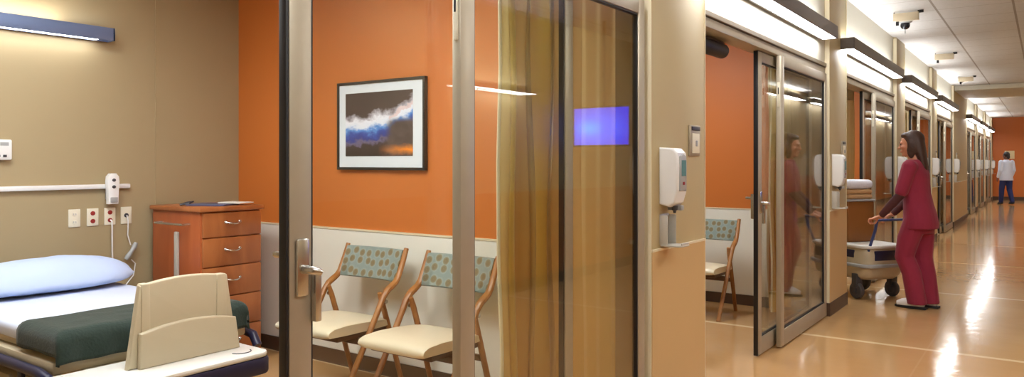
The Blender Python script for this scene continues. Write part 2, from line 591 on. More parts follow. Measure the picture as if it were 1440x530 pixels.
def copy_tree(o, parent=None):
    c = o.copy()
    COL.objects.link(c)
    if parent is not None:
        c.parent = parent
    for ch in list(o.children):
        copy_tree(ch, c)
    return c

def struct(name, mb, mats, parent=None, smooth=False):
    o = mb.build(name, mats, parent, smooth=smooth)
    if parent is None:
        o['kind'] = 'structure'
    return o

# ------------------------------------------------------------------ layout constants
XF = -1.60          # face of the columns along the corridor
XR = -1.64          # face of the recessed wall and door frames
XH = -5.15          # headwall of the patient rooms
YO = 3.52           # orange side wall of the first room
XW = 1.40           # opposite corridor wall
YE = 33.0           # end wall of the corridor
ZC = 3.05           # corridor ceiling
ZR = 2.75           # room ceiling
OFFS = [0.0, 3.77, 7.54, 11.31, 15.08, 21.5, 25.2, 28.9]
Y_C0, Y_C1 = 3.43, 4.15   # column after bay 1

# ------------------------------------------------------------------ shell
struct('floor', MB().box(XH - 0.1, XW + 0.1, -3.1, YE + 0.1, -0.1, 0.0), M['floor'])
c = MB()
c.box(XF - 0.3, XW, -3.0, YE, ZC, ZC + 0.08)
struct('ceiling', c, M['ceil'])
struct('ceiling_soffit', MB().box(XF - 0.02, XW, 18.75, 21.3, ZC - 0.10, ZC - 0.002, 0.01), M['upper'])
struct('ceiling_rooms', MB().box(XH, XR - 0.12, -3.0, YE, ZR, ZR + 0.08), M['rceil'])
struct('wall_back', MB().box(XH - 0.12, XH, -3.0, YE, 0, ZR), M['tan'])
struct('trim_headwall_seam', MB().box(XH, XH + 0.004, 2.845, 2.852, 0.1, ZR), M['tan'])
struct('wall_far', MB().box(XF - 0.2, XW, YE, YE + 0.12, 0, ZC), M['endorange'])
struct('baseboard_far', MB().box(XF, XW, YE - 0.02, YE, 0, 0.13), M['brownbase'])
struct('wall_front', MB().box(XH, XW, -3.12, -3.0, 0, ZC), M['tan'])
w = MB()
w.box(XW, XW + 0.12, -3.0, YE, 0, ZC)
struct('wall_right', w, M['tan'])
struct('wall_right_panel', MB().box(XW - 0.03, XW, -3.0, YE, 0.12, 1.08), M['counter'])
struct('baseboard_right', MB().box(XW - 0.04, XW, -3.0, YE, 0, 0.12), M['brownbase'])

# room partitions: orange face towards the doors, tan face behind
part_y = [YO + o for o in OFFS]
for i, y in enumerate(part_y):
    p = struct('partition', MB().box(XH, XR - 0.09, y, y + 0.05, 0, ZR), M['orange'])
    MB().box(XH, XR - 0.09, y + 0.05, y + 0.14, 0, ZR).build('tan_face', M['tan'], p, smooth=False)
    MB().box(XH, XR - 0.10, y - 0.014, y, 0.10, 0.935, 0.004, 1).build('wainscot', M['white_panel'], p, smooth=False)
    MB().box(XH, XR - 0.10, y - 0.02, y, 0.0, 0.10).build('baseboard', M['brownbase'], p, smooth=False)
    MB().box(XH, XR - 0.10, y - 0.018, y, 0.935, 0.947).build('chair_rail', M['cream'], p, smooth=False)
struct('baseboard_back', MB().box(XH, XH + 0.012, -3.0, YE, 0, 0.1), M['brownbase'])
for y in (-0.55, 21.38):
    struct('partition', MB().box(XH, XR - 0.09, y, y + 0.12, 0, ZR), M['tan'])

# corridor wall: columns, recessed wall over the doors, protection panels
cols = [(-3.0, 0.38)] + [(Y_C0 + o, Y_C1 + o) for o in OFFS[:4]] + [(Y_C0 + OFFS[4], OFFS[5] + 0.38)] + [(Y_C0 + OFFS[5], OFFS[6] + 0.38), (Y_C0 + OFFS[6], OFFS[7] + 0.38), (Y_C0 + OFFS[7], YE)]
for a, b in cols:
    cn = struct('column', MB().box(XF - 0.16, XF, a, b, 0.0, ZC, 0.006, 2), M['column'], smooth=True)
    MB().box(XF, XF + 0.006, a + 0.006, b - 0.006, 0.12, 0.95).build('protection_panel', M['wainscot'], cn, smooth=False)
    MB().box(XF, XF + 0.010, a + 0.004, b - 0.004, 0.95, 0.962).build('panel_cap', M['cream'], cn, smooth=False)
    MB().box(XF - 0.16, XF + 0.012, a - 0.01, b + 0.012, 0.0, 0.12).build('baseboard', M['brownbase'], cn, smooth=False)
    MB().box(XR + 0.004, XF + 0.004, a - 0.006, a, 0.12, ZC - 0.02).build('lit_return_trim', M['cream'], cn, smooth=False)  # trim on the column returns, lighter cream puts their lit look into the colour
    MB().box(XR + 0.004, XF + 0.004, b, b + 0.006, 0.12, ZC - 0.02).build('lit_return_trim', M['cream'], cn, smooth=False)
for o in OFFS:
    struct('lintel', MB().box(XR - 0.11, XR, o + 0.38, o + Y_C0, 2.30, ZC), M['upper'])

# ------------------------------------------------------------------ sliding glass doors
def pull_bar(mb, x, y, z0, z1, dx):
    mb.box(min(x, x + dx), max(x, x + dx), y - 0.011, y + 0.011, z0, z1, 0.004)

def make_door(n, off, slide):
    t = empty('door_%d' % n, (0, off, 0))
    t['kind'] = 'structure'
    fr = MB()
    fr.box(XR - 0.16, XR + 0.02, 0.38, Y_C0, 2.265, 2.30, 0.004)
    fr.build('head_trim', M['alu_dark'], t, smooth=False)
    fr = MB()
    fr.box(XR - 0.13, XR + 0.006, 0.38, Y_C0, 2.205, 2.262, 0.004)
    fr.box(XR - 0.135, XR + 0.004, 0.384, 0.43, 0.0, 2.205, 0.004)
    fr.box(XR - 0.135, XR + 0.004, Y_C0 - 0.046, Y_C0 - 0.004, 0.0, 2.205, 0.004)
    fr.build('frame', M['alu'], t, smooth=True)
    def leaf(name, y0, y1, x0, x1, st, shadow):
        m = MB()
        m.box(x0, x1, y0, y0 + st, 0.012, 2.2, 0.004)
        m.box(x0, x1, y1 - st * 0.85, y1, 0.012, 2.2, 0.004)
        m.box(x0, x1, y0 + st, y1 - st * 0.85, 2.125, 2.2, 0.004)
        m.box(x0, x1, y0 + st, y1 - st * 0.85, 0.012, 0.135, 0.004)
        lf = m.build(name, M['alu'], t)
        g = MB()
        xm = (x0 + x1) / 2
        g.box(xm - 0.004, xm + 0.004, y0 + st, y1 - st * 0.85, 0.135, 2.125)
        g.build('glass_pane', M['glass'], lf, smooth=False)
        s = MB()
        for (a, b_, z0, z1) in ((y0 + st, y0 + st + 0.008, 0.135, 2.125), (y1 - st * 0.85 - 0.008, y1 - st * 0.85, 0.135, 2.125), (y0 + st, y1 - st * 0.85, 0.135, 0.143), (y0 + st, y1 - st * 0.85, 2.117, 2.125)):
            s.box(xm - 0.012, xm + 0.012, a, b_, z0, z1)
        s.build('glazing_gasket', M['black'], lf, smooth=False)
        return lf
    fx = leaf('fixed_panel', 1.955, Y_C0 - 0.046, -1.648, -1.610, 0.078, 0)
    k = MB()
    k.box(-1.640, -1.619, 1.949, 1.955, 1.815, 2.0, 0.003)
    k.mat(1).box(-1.634, -1.626, 1.947, 1.950, 1.91, 1.96)
    k.build('latch_plate', [M['cover_plate'], M['black']], fx)
    s0 = 1.30 + slide
    mv = leaf('sliding_panel', s0, s0 + 1.50, -1.708, -1.672, 0.076, 0)
    MB().box(-1.706, -1.674, s0 - 0.010, s0, 0.012, 2.2, 0.003).build('edge_gasket', M['black'], mv)
    h = MB()
    h.box(-1.672, -1.660, s0 + 0.018, s0 + 0.060, 1.03, 1.19, 0.006)
    h.tube([(-1.662, s0 + 0.04, 1.105), (-1.632, s0 + 0.04, 1.105), (-1.622, s0 + 0.043, 1.104), (-1.618, s0 + 0.048, 1.102), (-1.617, s0 + 0.062, 1.098)], [0.013, 0.012, 0.012, 0.011, 0.009], 12)
    h.build('lever_handle', M['chrome'], mv)
    h = MB()
    pull_bar(h, -1.672, s0 + 0.083, 0.955, 1.105, 0.022)
    h.build('flush_pull', M['chrome'], mv)
    h = MB()
    h.box(-1.735, -1.708, s0 + 0.015, s0 + 0.045, 0.99, 1.17, 0.006)
    h.tube([(-1.73, s0 + 0.03, 1.14), (-1.77, s0 + 0.03, 1.14), (-1.775, s0 + 0.05, 1.14), (-1.775, s0 + 0.14, 1.135)], 0.010, 10)
    h.build('inner_handle', M['chrome'], mv)
    return t

SL = [0.0, 0.31, 0.30, 0.28, 0.30, 0.0, 0.0, 0.0]
for i, o in enumerate(OFFS):
    make_door(i + 1, o, SL[i])

# ------------------------------------------------------------------ corridor wall lights
def make_wall_light():
    t = empty('wall_light')
    X0, X1, L = XR + 0.03, XR + 0.165, 3.08
    m = MB()
    m.box(X1 - 0.012, X1, 0, L, -0.055, 0.055, 0.003)
    m.box(X0, X0 + 0.01, 0, L, -0.055, 0.055, 0.002)
    m.box(X0, X1, 0, 0.012, -0.055, 0.055, 0.002)
    m.box(X0, X1, L - 0.012, L, -0.055, 0.055, 0.002)
    m.box(X0, X1, L / 2 - 0.008, L / 2 + 0.008, -0.053, 0.05)
    m.build('housing', M['fixgrey'], t)
    for a in (0.35, L - 0.35):
        MB().box(XR, X0, a - 0.05, a + 0.05, -0.04, 0.04, 0.003).build('wall_bracket', M['fixgrey'], t)
    for a, b in ((0.012, L / 2 - 0.008), (L / 2 + 0.008, L - 0.012)):
        d = MB().box(X0 + 0.01, X1 - 0.012, a, b, -0.050, -0.042).build('lower_lens', M['lamp_down'], t, smooth=False)
        d = MB().box(X0 + 0.01, X1 - 0.012, a, b, 0.042, 0.050).build('upper_lens', M['lamp_up'], t, smooth=False)
    return t

wl = make_wall_light()
names = ['above the first glass door, next to the framed picture room', 'above the second glass door, between the two wide tan columns', 'above the doorway the nurse is entering',
         'on the corridor wall just past the maroon nurse', 'last of the long row before the wide plain wall', 'first one beyond the wide plain wall', 'second one beyond the wide plain wall', 'at the orange end wall of the corridor']
for i, o in enumerate(OFFS):
    t = wl if i == 0 else copy_tree(wl)
    t.location = (0, o + 0.12, 2.535)
    tag(t, 'grey linear wall light ' + names[i], 'wall light', 'grey linear lights along the corridor')

for i in (2, 3, 4, 5, 6, 7):  # extra lights added out of view as fill for the corridor
    t = copy_tree(wl)
    t.rotation_euler = (0, 0, PI)
    t.location = (XW + XR, 6.75 + 3.77 * i, 2.88)
    tag(t, 'unseen linear fill light added high on the opposite corridor wall', 'wall light', 'added fill lights on the opposite wall')
t = copy_tree(wl)
t.rotation_euler = (0, 0, PI)
t.scale = (1, 0.45, 0.6)
t.location = (XW + XR, 6.80, 2.17)
tag(t, 'short linear light mirrored as a thin white line in the first door glass', 'wall light')

# ------------------------------------------------------------------ sanitizer dispensers and switch plates
def rrect(x0, x1, y0, y1, r, n=5):
    pts = []
    for cx, cy, a0 in ((x1 - r, y1 - r, 0), (x0 + r, y1 - r, 90), (x0 + r, y0 + r, 180), (x1 - r, y0 + r, 270)):
        for k in range(n + 1):
            a = math.radians(a0 + 90 * k / n)
            pts.append((cx + r * math.cos(a), cy + r * math.sin(a)))
    return pts

def make_dispenser():
    t = empty('hand_sanitizer_dispenser')
    # local: wall plane x=0, out is +x
    m = MB()
    prof = [(0.0, 0.0), (0.055, -0.012), (0.085, 0.01), (0.10, 0.06), (0.104, 0.20), (0.098, 0.262), (0.075, 0.285), (0.0, 0.29)]
    m.prism(prof, 'y', -0.062, 0.062, 0.012, 3)
    m.build('cover', M['white_plastic'], t)
    m = MB().prism([(-0.04, 0.07), (0.04, 0.07), (0.044, 0.20), (0.036, 0.245), (0.0, 0.258), (-0.036, 0.245), (-0.044, 0.20)], 'x', 0.098, 0.109, 0.004, 2)
    m.build('side_window', M['grey_plastic'], t)
    MB().box(0.109, 0.111, -0.026, 0.026, 0.145, 0.225, 0.0).build('label', M['teal_label'], t)
    MB().box(0.109, 0.111, -0.012, 0.012, 0.10, 0.115, 0.0).build('red_label', M['red'], t)
    MB().lathe([(0.016, 0.0), (0.016, -0.02), (0.009, -0.024), (0.007, -0.036)], (0.06, 0, -0.008), 'z', 14).build('nozzle', M['dark_grey'], t)
    MB().box(0.01, 0.09, 0.02, 0.055, -0.032, -0.006, 0.006).build('push_bar', M['grey_plastic'], t)
    return t

def make_tray():
    t = empty('drip_tray')
    m = MB().box(0.0, 0.006, -0.055, 0.055, -0.12, 0.035, 0.002)
    m.box(0.006, 0.045, -0.055, -0.050, -0.12, 0.03, 0.002)
    m.box(0.006, 0.045, 0.050, 0.055, -0.12, 0.03, 0.002)
    m.build('back_plate', M['steel_plate'], t)
    m = MB().prism(rrect(0.0, 0.12, -0.06, 0.06, 0.02), 'z', -0.128, -0.12, 0.002, 1)
    m.box(0.112, 0.118, -0.045, 0.045, -0.122, -0.108, 0.002)
    m.build('tray', M['steel_plate'], t)
    return t

def make_switch():
    t = empty('wall_switch_plate')
    MB().box(0, 0.014, -0.072, 0.072, -0.085, 0.085, 0.004).build('backplate', M['alu'], t)
    MB().box(0.014, 0.02, -0.058, 0.058, 0.055, 0.078, 0.003).build('indicator', M['dark_grey'], t)
    MB().box(0.014, 0.019, -0.05, 0.05, -0.07, 0.04, 0.004).build('cover_plate', M['cover_plate'], t)
    MB().box(0.019, 0.024, -0.012, 0.012, -0.032, 0.0, 0.003).build('toggle', M['grey_plastic'], t)
    return t

dsp, try_, swt = make_dispenser(), make_tray(), make_switch()
cname = ['on the wide tan column between the first two glass doors', 'on the tan column between the second glass door and the cart', 'on the column just behind the maroon nurse',
         'on the column one bay beyond the maroon nurse', 'on the wide plain wall far down the corridor', 'on the narrow column two bays from the end wall', 'on the narrow column one bay from the end wall', 'on the last column against the orange end wall']
for i, o in enumerate(OFFS):
    y = Y_C0 + o + 0.155
    d = dsp if i == 0 else copy_tree(dsp)
    d.location = (XF, y, 1.185)
    tag(d, 'white hand sanitizer dispenser ' + cname[i], 'dispenser', 'hand sanitizer dispensers')
    r = try_ if i == 0 else copy_tree(try_)
    r.location = (XF + 0.001, y, 1.10)
    tag(r, 'metal drip tray ' + cname[i], 'tray', 'drip trays under the dispensers')
    s = swt if i == 0 else copy_tree(swt)
    s.location = (XF, Y_C0 + o + 0.55, 1.52)
    tag(s, 'ivory switch plate ' + cname[i], 'switch', 'switch plates on the columns')

# door sensor over the second doorway
m = MB()
m.lathe([(0.0, 0.0), (0.035, 0.004), (0.05, 0.03), (0.05, 0.50), (0.035, 0.528), (0.0, 0.532)], (0, 0, 0), 'y', 20)
o = m.build('door_sensor', M['black'])
o.location = (-1.775, 4.42, 2.148)
tag(o, 'black rounded sensor bar hanging under the second door header', 'sensor')
struct('trim_sensor_bracket', MB().box(-1.82, -1.765, 4.42, 4.95, 2.199, 2.206), M['alu_dark'])

# ------------------------------------------------------------------ ceiling fittings
def ceiling_box():
    t = empty('ceiling_box')
    MB().box(-0.125, 0.125, -0.03, 0.03, -0.105, -0.018, 0.006).build('case', M['ceilbox'], t)
    MB().box(0.125, 0.17, -0.008, 0.008, -0.03, 0.0, 0.002).build('side_clip', M['black'], t)
    MB().box(-0.10, -0.07, -0.012, 0.012, -0.15, -0.105, 0.003).build('lower_sensor', M['black'], t)
    for x in (-0.118, 0.118):
        MB().tube([(x, 0, -0.018), (x, 0, 0.0)], 0.005, 8).build('hanger', M['black'], t)
    return t
cb = ceiling_box()
for i, (x, y, l) in enumerate(((-1.24, 9.15, 'beige ceiling box with black fittings, the closest one above the corridor'), (-1.24, 12.95, 'smaller looking beige ceiling box above the nurse, further down the corridor'),
                               (-1.24, 16.7, 'tiny beige ceiling box just before the dropped tan soffit'))):
    t = cb if i == 0 else copy_tree(cb)
    t.location = (x, y, ZC)
    tag(t, l, 'ceiling box', 'beige boxes on the corridor ceiling')

def dome():
    t = empty('security_camera')
    MB().lathe([(0.0, 0.0), (0.075, 0.0), (0.075, -0.022), (0.06, -0.03), (0.0, -0.03)], (0, 0, 0)).build('mount', M['grey_plastic'], t)
    MB().ell((0, 0, -0.055), (0.052, 0.052, 0.05)).build('dome_lens', M['lens'], t)
    MB().tube([(0, 0, -0.10), (0, 0, -0.15)], 0.006, 8).build('stem', M['grey_plastic'], t)
    return t
dm = dome()
for i, (x, y, l) in enumerate(((-1.33, 9.75, 'dark dome camera on the corridor ceiling beside the closest beige box'), (-1.33, 16.9, 'tiny dark dome camera on the far corridor ceiling near the tan soffit'))):
    t = dm if i == 0 else copy_tree(dm)
    t.location = (x, y, ZC)
    tag(t, l, 'camera', 'dome cameras on the corridor ceiling')

o = MB().box(-1.22, -0.92, YE - 0.02, YE - 0.002, 1.52, 1.82, 0.004).build('wall_sign', M['sign'])
tag(o, 'small pale sign on the orange end wall beside the far person', 'sign')

# ------------------------------------------------------------------ added light panels, out of view
def fill_panel():
    t = empty('fill_light_panel')
    m = MB()
    m.box(-0.62, 0.62, -0.32, -0.30, -0.03, -0.001).box(-0.62, 0.62, 0.30, 0.32, -0.03, -0.001)
    m.box(-0.62, -0.60, -0.30, 0.30, -0.03, -0.001).box(0.60, 0.62, -0.30, 0.30, -0.03, -0.001)
    m.build('rim', M['white_plastic'], t)
    MB().box(-0.60, 0.60, -0.30, 0.30, -0.02, -0.002).build('lens_panel', M['fill_panel'], t, smooth=False)
    return t
tr = fill_panel()  # panels added above the view to brighten the rooms
spots = [(-2.6, 2.0, 'over the visitor chairs of the first room'), (-3.9, 1.4, 'over the foot of the hospital bed')] + [(-3.0, o + 1.9, 'in patient room number %s along the corridor' % n) for o, n in zip(OFFS[1:], ('two', 'three', 'four', 'five', 'six', 'seven', 'eight'))]
for i, (x, y, l) in enumerate(spots):
    t = tr if i == 0 else copy_tree(tr)
    t.location = (x, y, ZR)
    t.rotation_euler = (0, 0, PI / 2)
    tag(t, 'unseen ceiling light panel added ' + l, 'ceiling light', 'added ceiling lights in the rooms')
for y, l in ((1.6, 'above the open first doorway'), (5.0, 'opposite the wide column with the first dispenser')):  # two more panels added overhead, unseen, to light columns and doors
    t = copy_tree(tr)
    t.location = (0.72, y, ZC)
    t.rotation_euler = (0, 0, PI / 2)
    tag(t, 'unseen fill light panel added in the corridor ' + l, 'ceiling light', 'added fill lights in the corridor')

# ------------------------------------------------------------------ over-bed light and headwall fittings
t = thing('overbed_light', 'blue grey linear light on the tan wall above the bed', 'wall light', (XH, 0.0, 2.205))
y0, y1 = 1.05, 2.51
m = MB()
m.box(0.10, 0.112, y0, y1, 0.0, 0.085, 0.003)
m.box(0.02, 0.03, y0, y1, 0.0, 0.085, 0.002)
m.box(0.02, 0.112, y1 - 0.012, y1, 0.0, 0.085, 0.002)
m.box(0.02, 0.112, y0, y0 + 0.012, 0.0, 0.085, 0.002)
m.build('housing', M['fixblue'], t)
for a in (y0 + 0.3, y1 - 0.4):
    MB().box(-0.003, 0.02, a, a + 0.1, 0.02, 0.07).build('wall_bracket', M['fixblue'], t)
MB().box(0.03, 0.10, y0 + 0.012, y1 - 0.09, 0.004, 0.012).build('lower_lens', M['bedlamp_down'], t, smooth=False)
MB().box(0.03, 0.10, y0 + 0.012, y1 - 0.30, 0.07, 0.078).build('upper_lens', M['bedlamp_up'], t, smooth=False)

o = MB().box(XH, XH + 0.03, 0.9, 2.655, 1.222, 1.252, 0.006).build('headwall_rail', M['white_plastic'])
tag(o, 'long white equipment rail on the tan wall behind the bed', 'rail')
t = thing('wall_control_unit', 'white control box with small buttons on the tan wall under the light', 'control panel', (XH, 1.845, 1.475))
MB().box(0, 0.035, -0.085, 0.085, -0.062, 0.062, 0.008).build('case', M['white_plastic'], t)
MB().box(0.035, 0.038, 0.02, 0.065, 0.025, 0.045).build('display', M['grey_plastic'], t)
for k in range(2):
    MB().box(0.035, 0.039, 0.02 + 0.035 * k - 0.02, 0.04 + 0.035 * k - 0.02, -0.045, -0.03, 0.002).build('button', M['dark_grey'], t)

t = thing('bedside_handset', 'white handset holder hooked over the equipment rail', 'handset', (XH + 0.03, 2.52, 1.12))
m = MB().prism([(-0.032, 0.0), (0.032, 0.0), (0.034, 0.06), (0.040, 0.15), (0.036, 0.185), (0.018, 0.205), (-0.018, 0.205), (-0.036, 0.185), (-0.040, 0.15), (-0.034, 0.06)], 'x', 0.0, 0.045, 0.007)
m.build('body', M['white_plastic'], t)
MB().box(-0.033, 0.0, -0.02, 0.02, 0.03, 0.085, 0.003).build('wall_mount', M['grey_plastic'], t)
for z in (0.115, 0.16):
    MB().ell((0.046, 0.0, z), (0.004, 0.013, 0.011)).build('button', M['dark_grey'], t)
MB().box(0.045, 0.05, -0.024, 0.024, 0.01, 0.045, 0.003).build('label', M['grey_plastic'], t)

def outlet(kind):
    t = empty('wall_outlet')
    MB().box(0, 0.008, -0.037, 0.037, -0.058, 0.058, 0.003).build('cover_plate', M['cover_plate'], t)
    for z in (-0.026, 0.026):
        if kind == 'jack' and z < 0:
            continue
        zz = 0.0 if kind == 'jack' else z
        s = MB().ell((0.008, 0, zz), (0.004, 0.016, 0.015), 14, 8)
        s.build('socket', {'red': M['red'], 'ivory': M['cover_plate'], 'jack': M['dark_grey']}[kind], t)
    if kind == 'ivory':
        sl = MB()
        for z in (-0.026, 0.026):
            sl.box(0.0115, 0.0125, -0.008, -0.005, z - 0.005, z + 0.006).box(0.0115, 0.0125, 0.005, 0.008, z - 0.005, z + 0.006)
        sl.build('slots', M['grey_plastic'], t)
    return t
for k, y, l in (('ivory', 2.30, 'all ivory wall outlet on the tan headwall, closest to the bed centre'), ('red', 2.415, 'outlet with two red sockets and nothing plugged in on the headwall'),
                ('red', 2.527, 'outlet with red sockets and a cord plugged in below the handset'), ('jack', 2.637, 'ivory wall plate with one dark jack and a hanging cord')):
    t = outlet(k)
    t.location = (XH, y, 1.035)
    tag(t, l, 'outlet', 'wall plates on the headwall')
m = MB()
m.tube([(XH + 0.016, 2.527, 1.01), (XH + 0.035, 2.527, 1.0), (XH + 0.03, 2.53, 0.95), (XH + 0.02, 2.535, 0.8), (XH + 0.022, 2.54, 0.66)], 0.005, 8)
tag(m.build('power_cord', M['white_plastic']), 'white cord hanging straight down from the red socket outlet', 'cord')
t = thing('nurse_call_cord', 'white cord with grey plug dangling from the jack plate', 'cord', (0, 0, 0))
m = MB()
m.tube([(XH + 0.014, 2.637, 1.035), (XH + 0.03, 2.638, 1.0), (XH + 0.02, 2.64, 0.9), (XH + 0.03, 2.655, 0.83)], 0.004, 8)
m.tube([(XH + 0.03, 2.66, 0.73), (XH + 0.025, 2.69, 0.70), (XH + 0.03, 2.675, 0.62), (XH + 0.03, 2.62, 0.56)], 0.004, 8)
m.build('cable', M['white_plastic'], t)
m = MB().tube([(XH + 0.035, 2.69, 0.845), (XH + 0.035, 2.68, 0.82), (XH + 0.035, 2.66, 0.79), (XH + 0.035, 2.635, 0.755), (XH + 0.035, 2.62, 0.735)], [0.012, 0.017, 0.013, 0.018, 0.013], 12)
m.build('plug', M['grey_plastic'], t)

# ------------------------------------------------------------------ bedside cabinet
CX0, CX1, CY0, CY1, CH = -5.10, -4.50, 2.80, 3.26, 1.10
t = thing('bedside_cabinet', 'tall cherry wood bedside cabinet with drawers in the corner by the orange wall', 'cabinet', (CX0, CY0, 0))
W, D = CY1 - CY0, CX1 - CX0
MB().box(0, D - 0.02, 0, W, 0.06, CH - 0.03, 0.003).build('body', M['cherry_side'], t)
MB().box(0.02, D - 0.06, 0.02, W - 0.02, 0.0, 0.06).build('plinth', M['brownbase'], t)
MB().box(-0.01, D + 0.015, -0.02, W + 0.015, CH - 0.03, CH, 0.008).build('worktop', M['cherry'], t)
zs = [0.07, 0.285, 0.495, 0.70, 0.895, CH - 0.035]
for a, b in zip(zs[:-1], zs[1:]):
    d = MB().box(D - 0.02, D, 0.012, W - 0.004, a + 0.004, b - 0.004, 0.003).build('drawer', M['cherry'], t)
    zc, yc = (a + b) / 2 + 0.015, W / 2
    h = MB()
    pts = [(D, yc - 0.055, zc)] + [(D + 0.028 * math.sin(PI * k / 8) ** 0.5 if k not in (0, 8) else D + 0.006, yc - 0.055 + 0.11 * k / 8, zc - 0.010 * math.sin(PI * k / 8)) for k in range(9)] + [(D, yc + 0.055, zc)]
    h.tube(pts, 0.006, 8)
    h.ell((D + 0.003, yc - 0.055, zc), (0.006, 0.011, 0.011), 10, 6).ell((D + 0.003, yc + 0.055, zc), (0.006, 0.011, 0.011), 10, 6)
    h.build('handle', M['chrome'], d)
m = MB()
m.tube([(0.12, 0.0, 0.985), (0.12, -0.05, 0.985), (0.46, -0.05, 0.985), (0.46, 0.0, 0.985)], 0.008, 10)
m.build('towel_bar', M['chrome'], t)
m = MB()
m.box(0.30, 0.34, -0.02, 0.0, 0.35, 0.93, 0.006)
m.build('side_rail', M['steel_plate'], t)

t = thing('magazine', 'slate covered magazine lying on the cherry cabinet top', 'magazine', (-4.72, 3.02, CH), 0.5)
MB().box(-0.14, 0.14, -0.105, 0.105, 0.0, 0.012, 0.002).build('cover', M['bluepaper'], t)
m = MB().box(-0.10, 0.10, -0.07, 0.07, 0.0, 0.008, 0.002)
o = m.build('paper_stack', M['paper']); o.location = (-4.64, 3.15, CH + 0.0125); o.rotation_euler = (0, 0, 0.2)
tag(o, 'white papers lying over the edge of the magazine on the cabinet', 'papers')
m = MB().tube([(0, 0, 0.012), (0.03, 0.05, 0.02), (0.0, 0.10, 0.03), (-0.04, 0.07, 0.022), (-0.02, 0.02, 0.014)], 0.006, 8)
o = m.build('eyeglasses_cord', M['dark_grey']); o.location = (-4.86, 2.86, CH - 0.006)
tag(o, 'dark coiled cord lying near the back of the cabinet top', 'cord')

# ------------------------------------------------------------------ bed
t = thing('hospital_bed', 'hospital bed with beige footboard and navy foot bumper against the tan wall', 'bed', (0, 0, 0))
BY0, BY1, BZ = 1.53, 2.45, 0.625
MB().box(-5.08, -3.56, BY0, BY1, 0.515, BZ - 0.012, 0.03, 3).build('mattress', M['mattress'], t)
m = MB().box(-5.085, -3.55, BY0 - 0.006, BY1 + 0.006, BZ - 0.085, BZ, 0.032, 4)
for i, v in enumerate(m.v):
    m.v[i] = (v[0], v[1], v[2] + 0.004 * noise.noise(Vector((v[0] * 4, v[1] * 4, 0))))
m.build('fitted_sheet', M['linen'], t)
m = MB().box(-5.06, -3.56, BY0 - 0.03, BY1 + 0.03, 0.455, 0.513, 0.015)
m.box(-5.0, -3.40, BY0 + 0.1, BY1 - 0.1, 0.40, 0.46, 0.01)
m.build('deck_frame', M['bedplastic'], t)
m = MB()
for y in (BY0 - 0.06, BY1 + 0.06):
    m = MB()
    m.tube([(-4.95, y, 0.40), (-4.9, y, 0.455), (-4.8, y, 0.468), (-3.62, y, 0.468), (-3.54, y, 0.455), (-3.5, y, 0.40)], 0.024, 12)
    m.tube([(-4.93, y, 0.33), (-3.52, y, 0.33)], 0.015, 10)
    for x in (-4.7, -4.4, -4.1, -3.8):
        m.box(x - 0.02, x + 0.02, y - 0.01, y + 0.01, 0.30, 0.455, 0.004)
    m.build('lowered_side_rail', M['navy'], t)
for y in (BY0 - 0.05, BY1 + 0.05):
    for x in (-4.55, -3.95):
        MB().tube([(x, y, 0.40), (x + 0.12, y, 0.34), (x + 0.2, y, 0.40)], 0.012, 8).build('rail_linkage', M['steel_plate'], t)
m = MB().box(-4.95, -3.45, 1.72, 2.26, 0.16, 0.24, 0.02)
m.box(-4.6, -4.5, 1.8, 2.2, 0.24, 0.41, 0.01).box(-3.9, -3.8, 1.8, 2.2, 0.24, 0.41, 0.01)
m.build('base_frame', M['bedplastic'], t)
for x in (-4.9, -3.5):
    for y in (1.70, 2.28):
        cst = MB().box(x - 0.03, x + 0.03, y - 0.035, y + 0.035, 0.10, 0.17, 0.01).build('caster', M['dark_grey'], t)
        MB().lathe([(0.0, -0.02), (0.05, -0.02), (0.062, -0.01), (0.062, 0.01), (0.05, 0.02), (0.0, 0.02)], (x, y, 0.062), 'y', 20).build('wheel', M['greywheel'], cst)
# foot end: white deck with a navy bumper
MB().prism(rrect(-3.48, -3.09, 1.38, 2.30, 0.06), 'z', 0.452, 0.478, 0.01, 2).build('foot_deck', M['bedwhite'], t)
MB().prism(rrect(-3.46, -3.085, 1.375, 2.305, 0.06), 'z', 0.37, 0.452, 0.012, 2).build('foot_bumper', M['navy'], t)
for yc in (1.52, 2.19):
    m = MB()
    m.tube([(-3.19 + 0.05 * math.cos(a), yc + 0.05 * math.sin(a), 0.479) for a in [math.radians(-80 + 20 * k) for k in range(9)]], 0.003, 6)
    m.build('deck_socket', M['dark_grey'], t)
# footboard: tall plate and a lower arched panel in front of it
def arch(y0, y1, z0, z1, bulge, n=14, tl=0.0, tr=0.0):
    top = []
    for k in range(n + 1):
        f = k / n
        top.append((y0 + tl + (y1 - tr - y0 - tl) * f, z1 + bulge * 4 * f * (1 - f)))
    return [(y1, z0)] + list(reversed(top)) + [(y0, z0)]
fb = MB().prism(arch(1.695, 2.245, 0.478, 0.845, 0.022, tl=0.055, tr=0.055), 'x', -3.33, -3.295, 0.010, 3)
fo = fb.build('footboard', M['bedplastic'], t)
MB().prism(arch(1.735, 2.24, 0.478, 0.635, 0.03, tl=0.004, tr=0.022), 'x', -3.295, -3.262, 0.009, 3).build('lower_panel', M['bedplastic'], fo)
m = MB()
for a, b in ((1.752, 1.80), (2.125, 2.185)):
    m.prism([(a, 0.50), (b, 0.50), (b - 0.004, 0.853), (a + 0.004, 0.853)], 'x', -3.338, -3.288, 0.008, 2)
m.build('grip_post', M['bedplastic'], fo)

